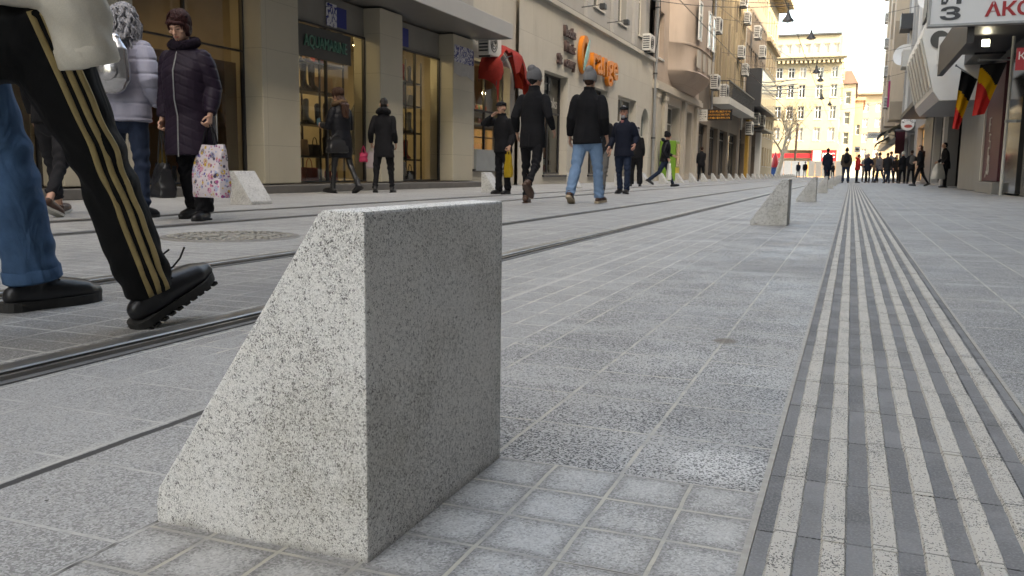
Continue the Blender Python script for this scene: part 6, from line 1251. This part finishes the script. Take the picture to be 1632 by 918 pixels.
person('pale-haired person in navy jacket right of the red jacket', .80, 50.20, 160, 1.50, J(trousers=J(m=FBLK, ankle=.055), shoes=shoe(MBLA), coat=J(m=FNAVY, hem=.76, fat=.018), hair=J(kind='bob', m=HGREY)), P_(legL=(12, 4, 6, 0), legR=(-8, 6, 6, -8), armL=(.12, .2, -.3)), fine=F5)
person('person in light grey jacket and dark cap leaning at the left of the dark pair', 1.42, 51.20, 30, 1.60, J(trousers=J(m=FDJ, ankle=.06), shoes=shoe(MBLA), coat=J(m=FGREY, hem=.78), hat=J(kind='beanie', m=FBLK)), P_(STRIDE, lean=8), fine=F5)
person('dark-coated person with brown hair, right-hand one of the dark pair', 1.72, 49.40, 15, 1.54, J(trousers=J(m=FDJ, ankle=.06), shoes=shoe(MBLA), coat=J(m=FDARK, hem=.72, fat=.018, w=1.06), hair=J(kind='short', m=HBR)), P_(STAND, lean=5), fine=F5)
person('person in dark coat over lime top between the dark pair and the grey rucksack', 2.25, 52.20, 200, 1.50, J(trousers=J(m=FBLK, ankle=.05), shoes=shoe(MBLA), coat=J(m=FBLK, hem=.8, shirt=plain('lime_top', (.45, .5, .08), .7)), hair=J(kind='long', m=HBK)), P_(STAND, armL=(.05, .25, -.3)), fine=F5)
person('person in black with pale woolly hat standing by the grey rucksack', 2.42, 48.80, 20, 1.56, J(trousers=J(m=FBLK, ankle=.06), shoes=shoe(MBLA), coat=J(m=FBLK, hem=.74, fat=.015), hat=J(kind='beanie', m=FBEI)), P_(STAND), fine=F5)
person('person in dark jacket carrying a grey rucksack at the right of the crowd', 2.78, 48.20, 5, 1.64, J(trousers=J(m=FBLK, ankle=.06, w=1.08), shoes=shoe(MBLA), coat=J(m=FDARK, hem=.74, fat=.015), hair=J(kind='short', m=HBR), pack=J(m=FGREY2, label='grey rucksack on the person at the right of the crowd')), P_(STAND, armR=(.2, .18, -.25)), fine=F5)
person('woman in black jacket and thin black leggings walking left past the grey door', 2.52, 38.00, 75, 1.58, J(trousers=J(m=FBLK, ankle=.046, w=.95, wr=.003), shoes=shoe(MBLA), coat=J(m=FBLK, hem=.80, fat=.015, bell=1.02), hair=J(kind='long', m=HBR)), P_(legL=(16, 6, 2, 5), legR=(-16, 16, 2, -22), armR=(.05, .2, -.35)), fine=F5)
t, hl, hr_ = person('person in black with a white sack standing in the dark doorway', 3.1, 34.50, 100, 1.56, J(trousers=J(m=FBLK, ankle=.06), shoes=shoe(MBLA), coat=J(m=FBLK, hem=.74, fat=.015), hair=J(kind='short', m=HBK)), P_(STAND, lean=6, armL=(.06, .10, -.46), armR=(.05, .2, -.4)), fine=F5)
shopping_bag((hl[0] - .1, hl[1] - .05, hl[2] + .05), .46, .52, .3, M_offw, 'white sack carried by the person in the dark doorway', 40, .03, 'white_sack', .45)
person('person in camel coat half hidden behind the dark pair in the crowd', 1.25, 53.0, 170, 1.62, J(trousers=J(m=FDARK, ankle=.055), shoes=shoe(MBLA), coat=J(m=fabric('camel_cloth', (.16, .11, .07), .9), hem=.68, fat=.012), hair=J(kind='short', m=HBK)), P_(STAND), fine=F5)
person('tall person in slate blue jacket at the back of the crowd', 2.05, 54.0, 10, 1.76, J(trousers=J(m=FDJ, ankle=.06), shoes=shoe(MBLA), coat=J(m=fabric('slate_blue_cloth', (.045, .065, .10), .8), hem=.80, fat=.015), hair=J(kind='short', m=HBR)), P_(STRIDE), fine=F5)
person('short person in light grey coat and white hair behind the red jacket', .72, 55.0, 200, 1.56, J(trousers=J(m=FBLK, ankle=.055), shoes=shoe(MBLA), coat=J(m=fabric('light_grey_cloth', (.16, .16, .17), .85), hem=.70, fat=.018), hair=J(kind='bob', m=HGREY)), P_(STAND), fine=F5)
for i, (x, y, f, H, c, tr_, l) in enumerate(((-5.9, 108, 20, 1.78, FNAVY, FGREY2, 'far figure in dark jacket and grey trousers, standing left before the hoarding'), (-4.95, 104, 0, 1.78, FBLK, FBEI, 'far standing figure in black jacket and beige trousers before the hoarding'), (-2.9, 112, 0, 1.66, FRED, FBLK, 'far small figure in dark red jacket in front of the hoarding'), (-2.1, 110, 10, 1.7, FDARK, FBLK, 'far figure in dark coat next to the one in dark red'))):
    person(l, x, y, f, H, J(trousers=J(m=tr_, ankle=.06), shoes=shoe(MBLA), coat=J(m=c, hem=.78, fat=.015), hair=J(kind='short', m=HBK)), P_(STAND), fine=.4)
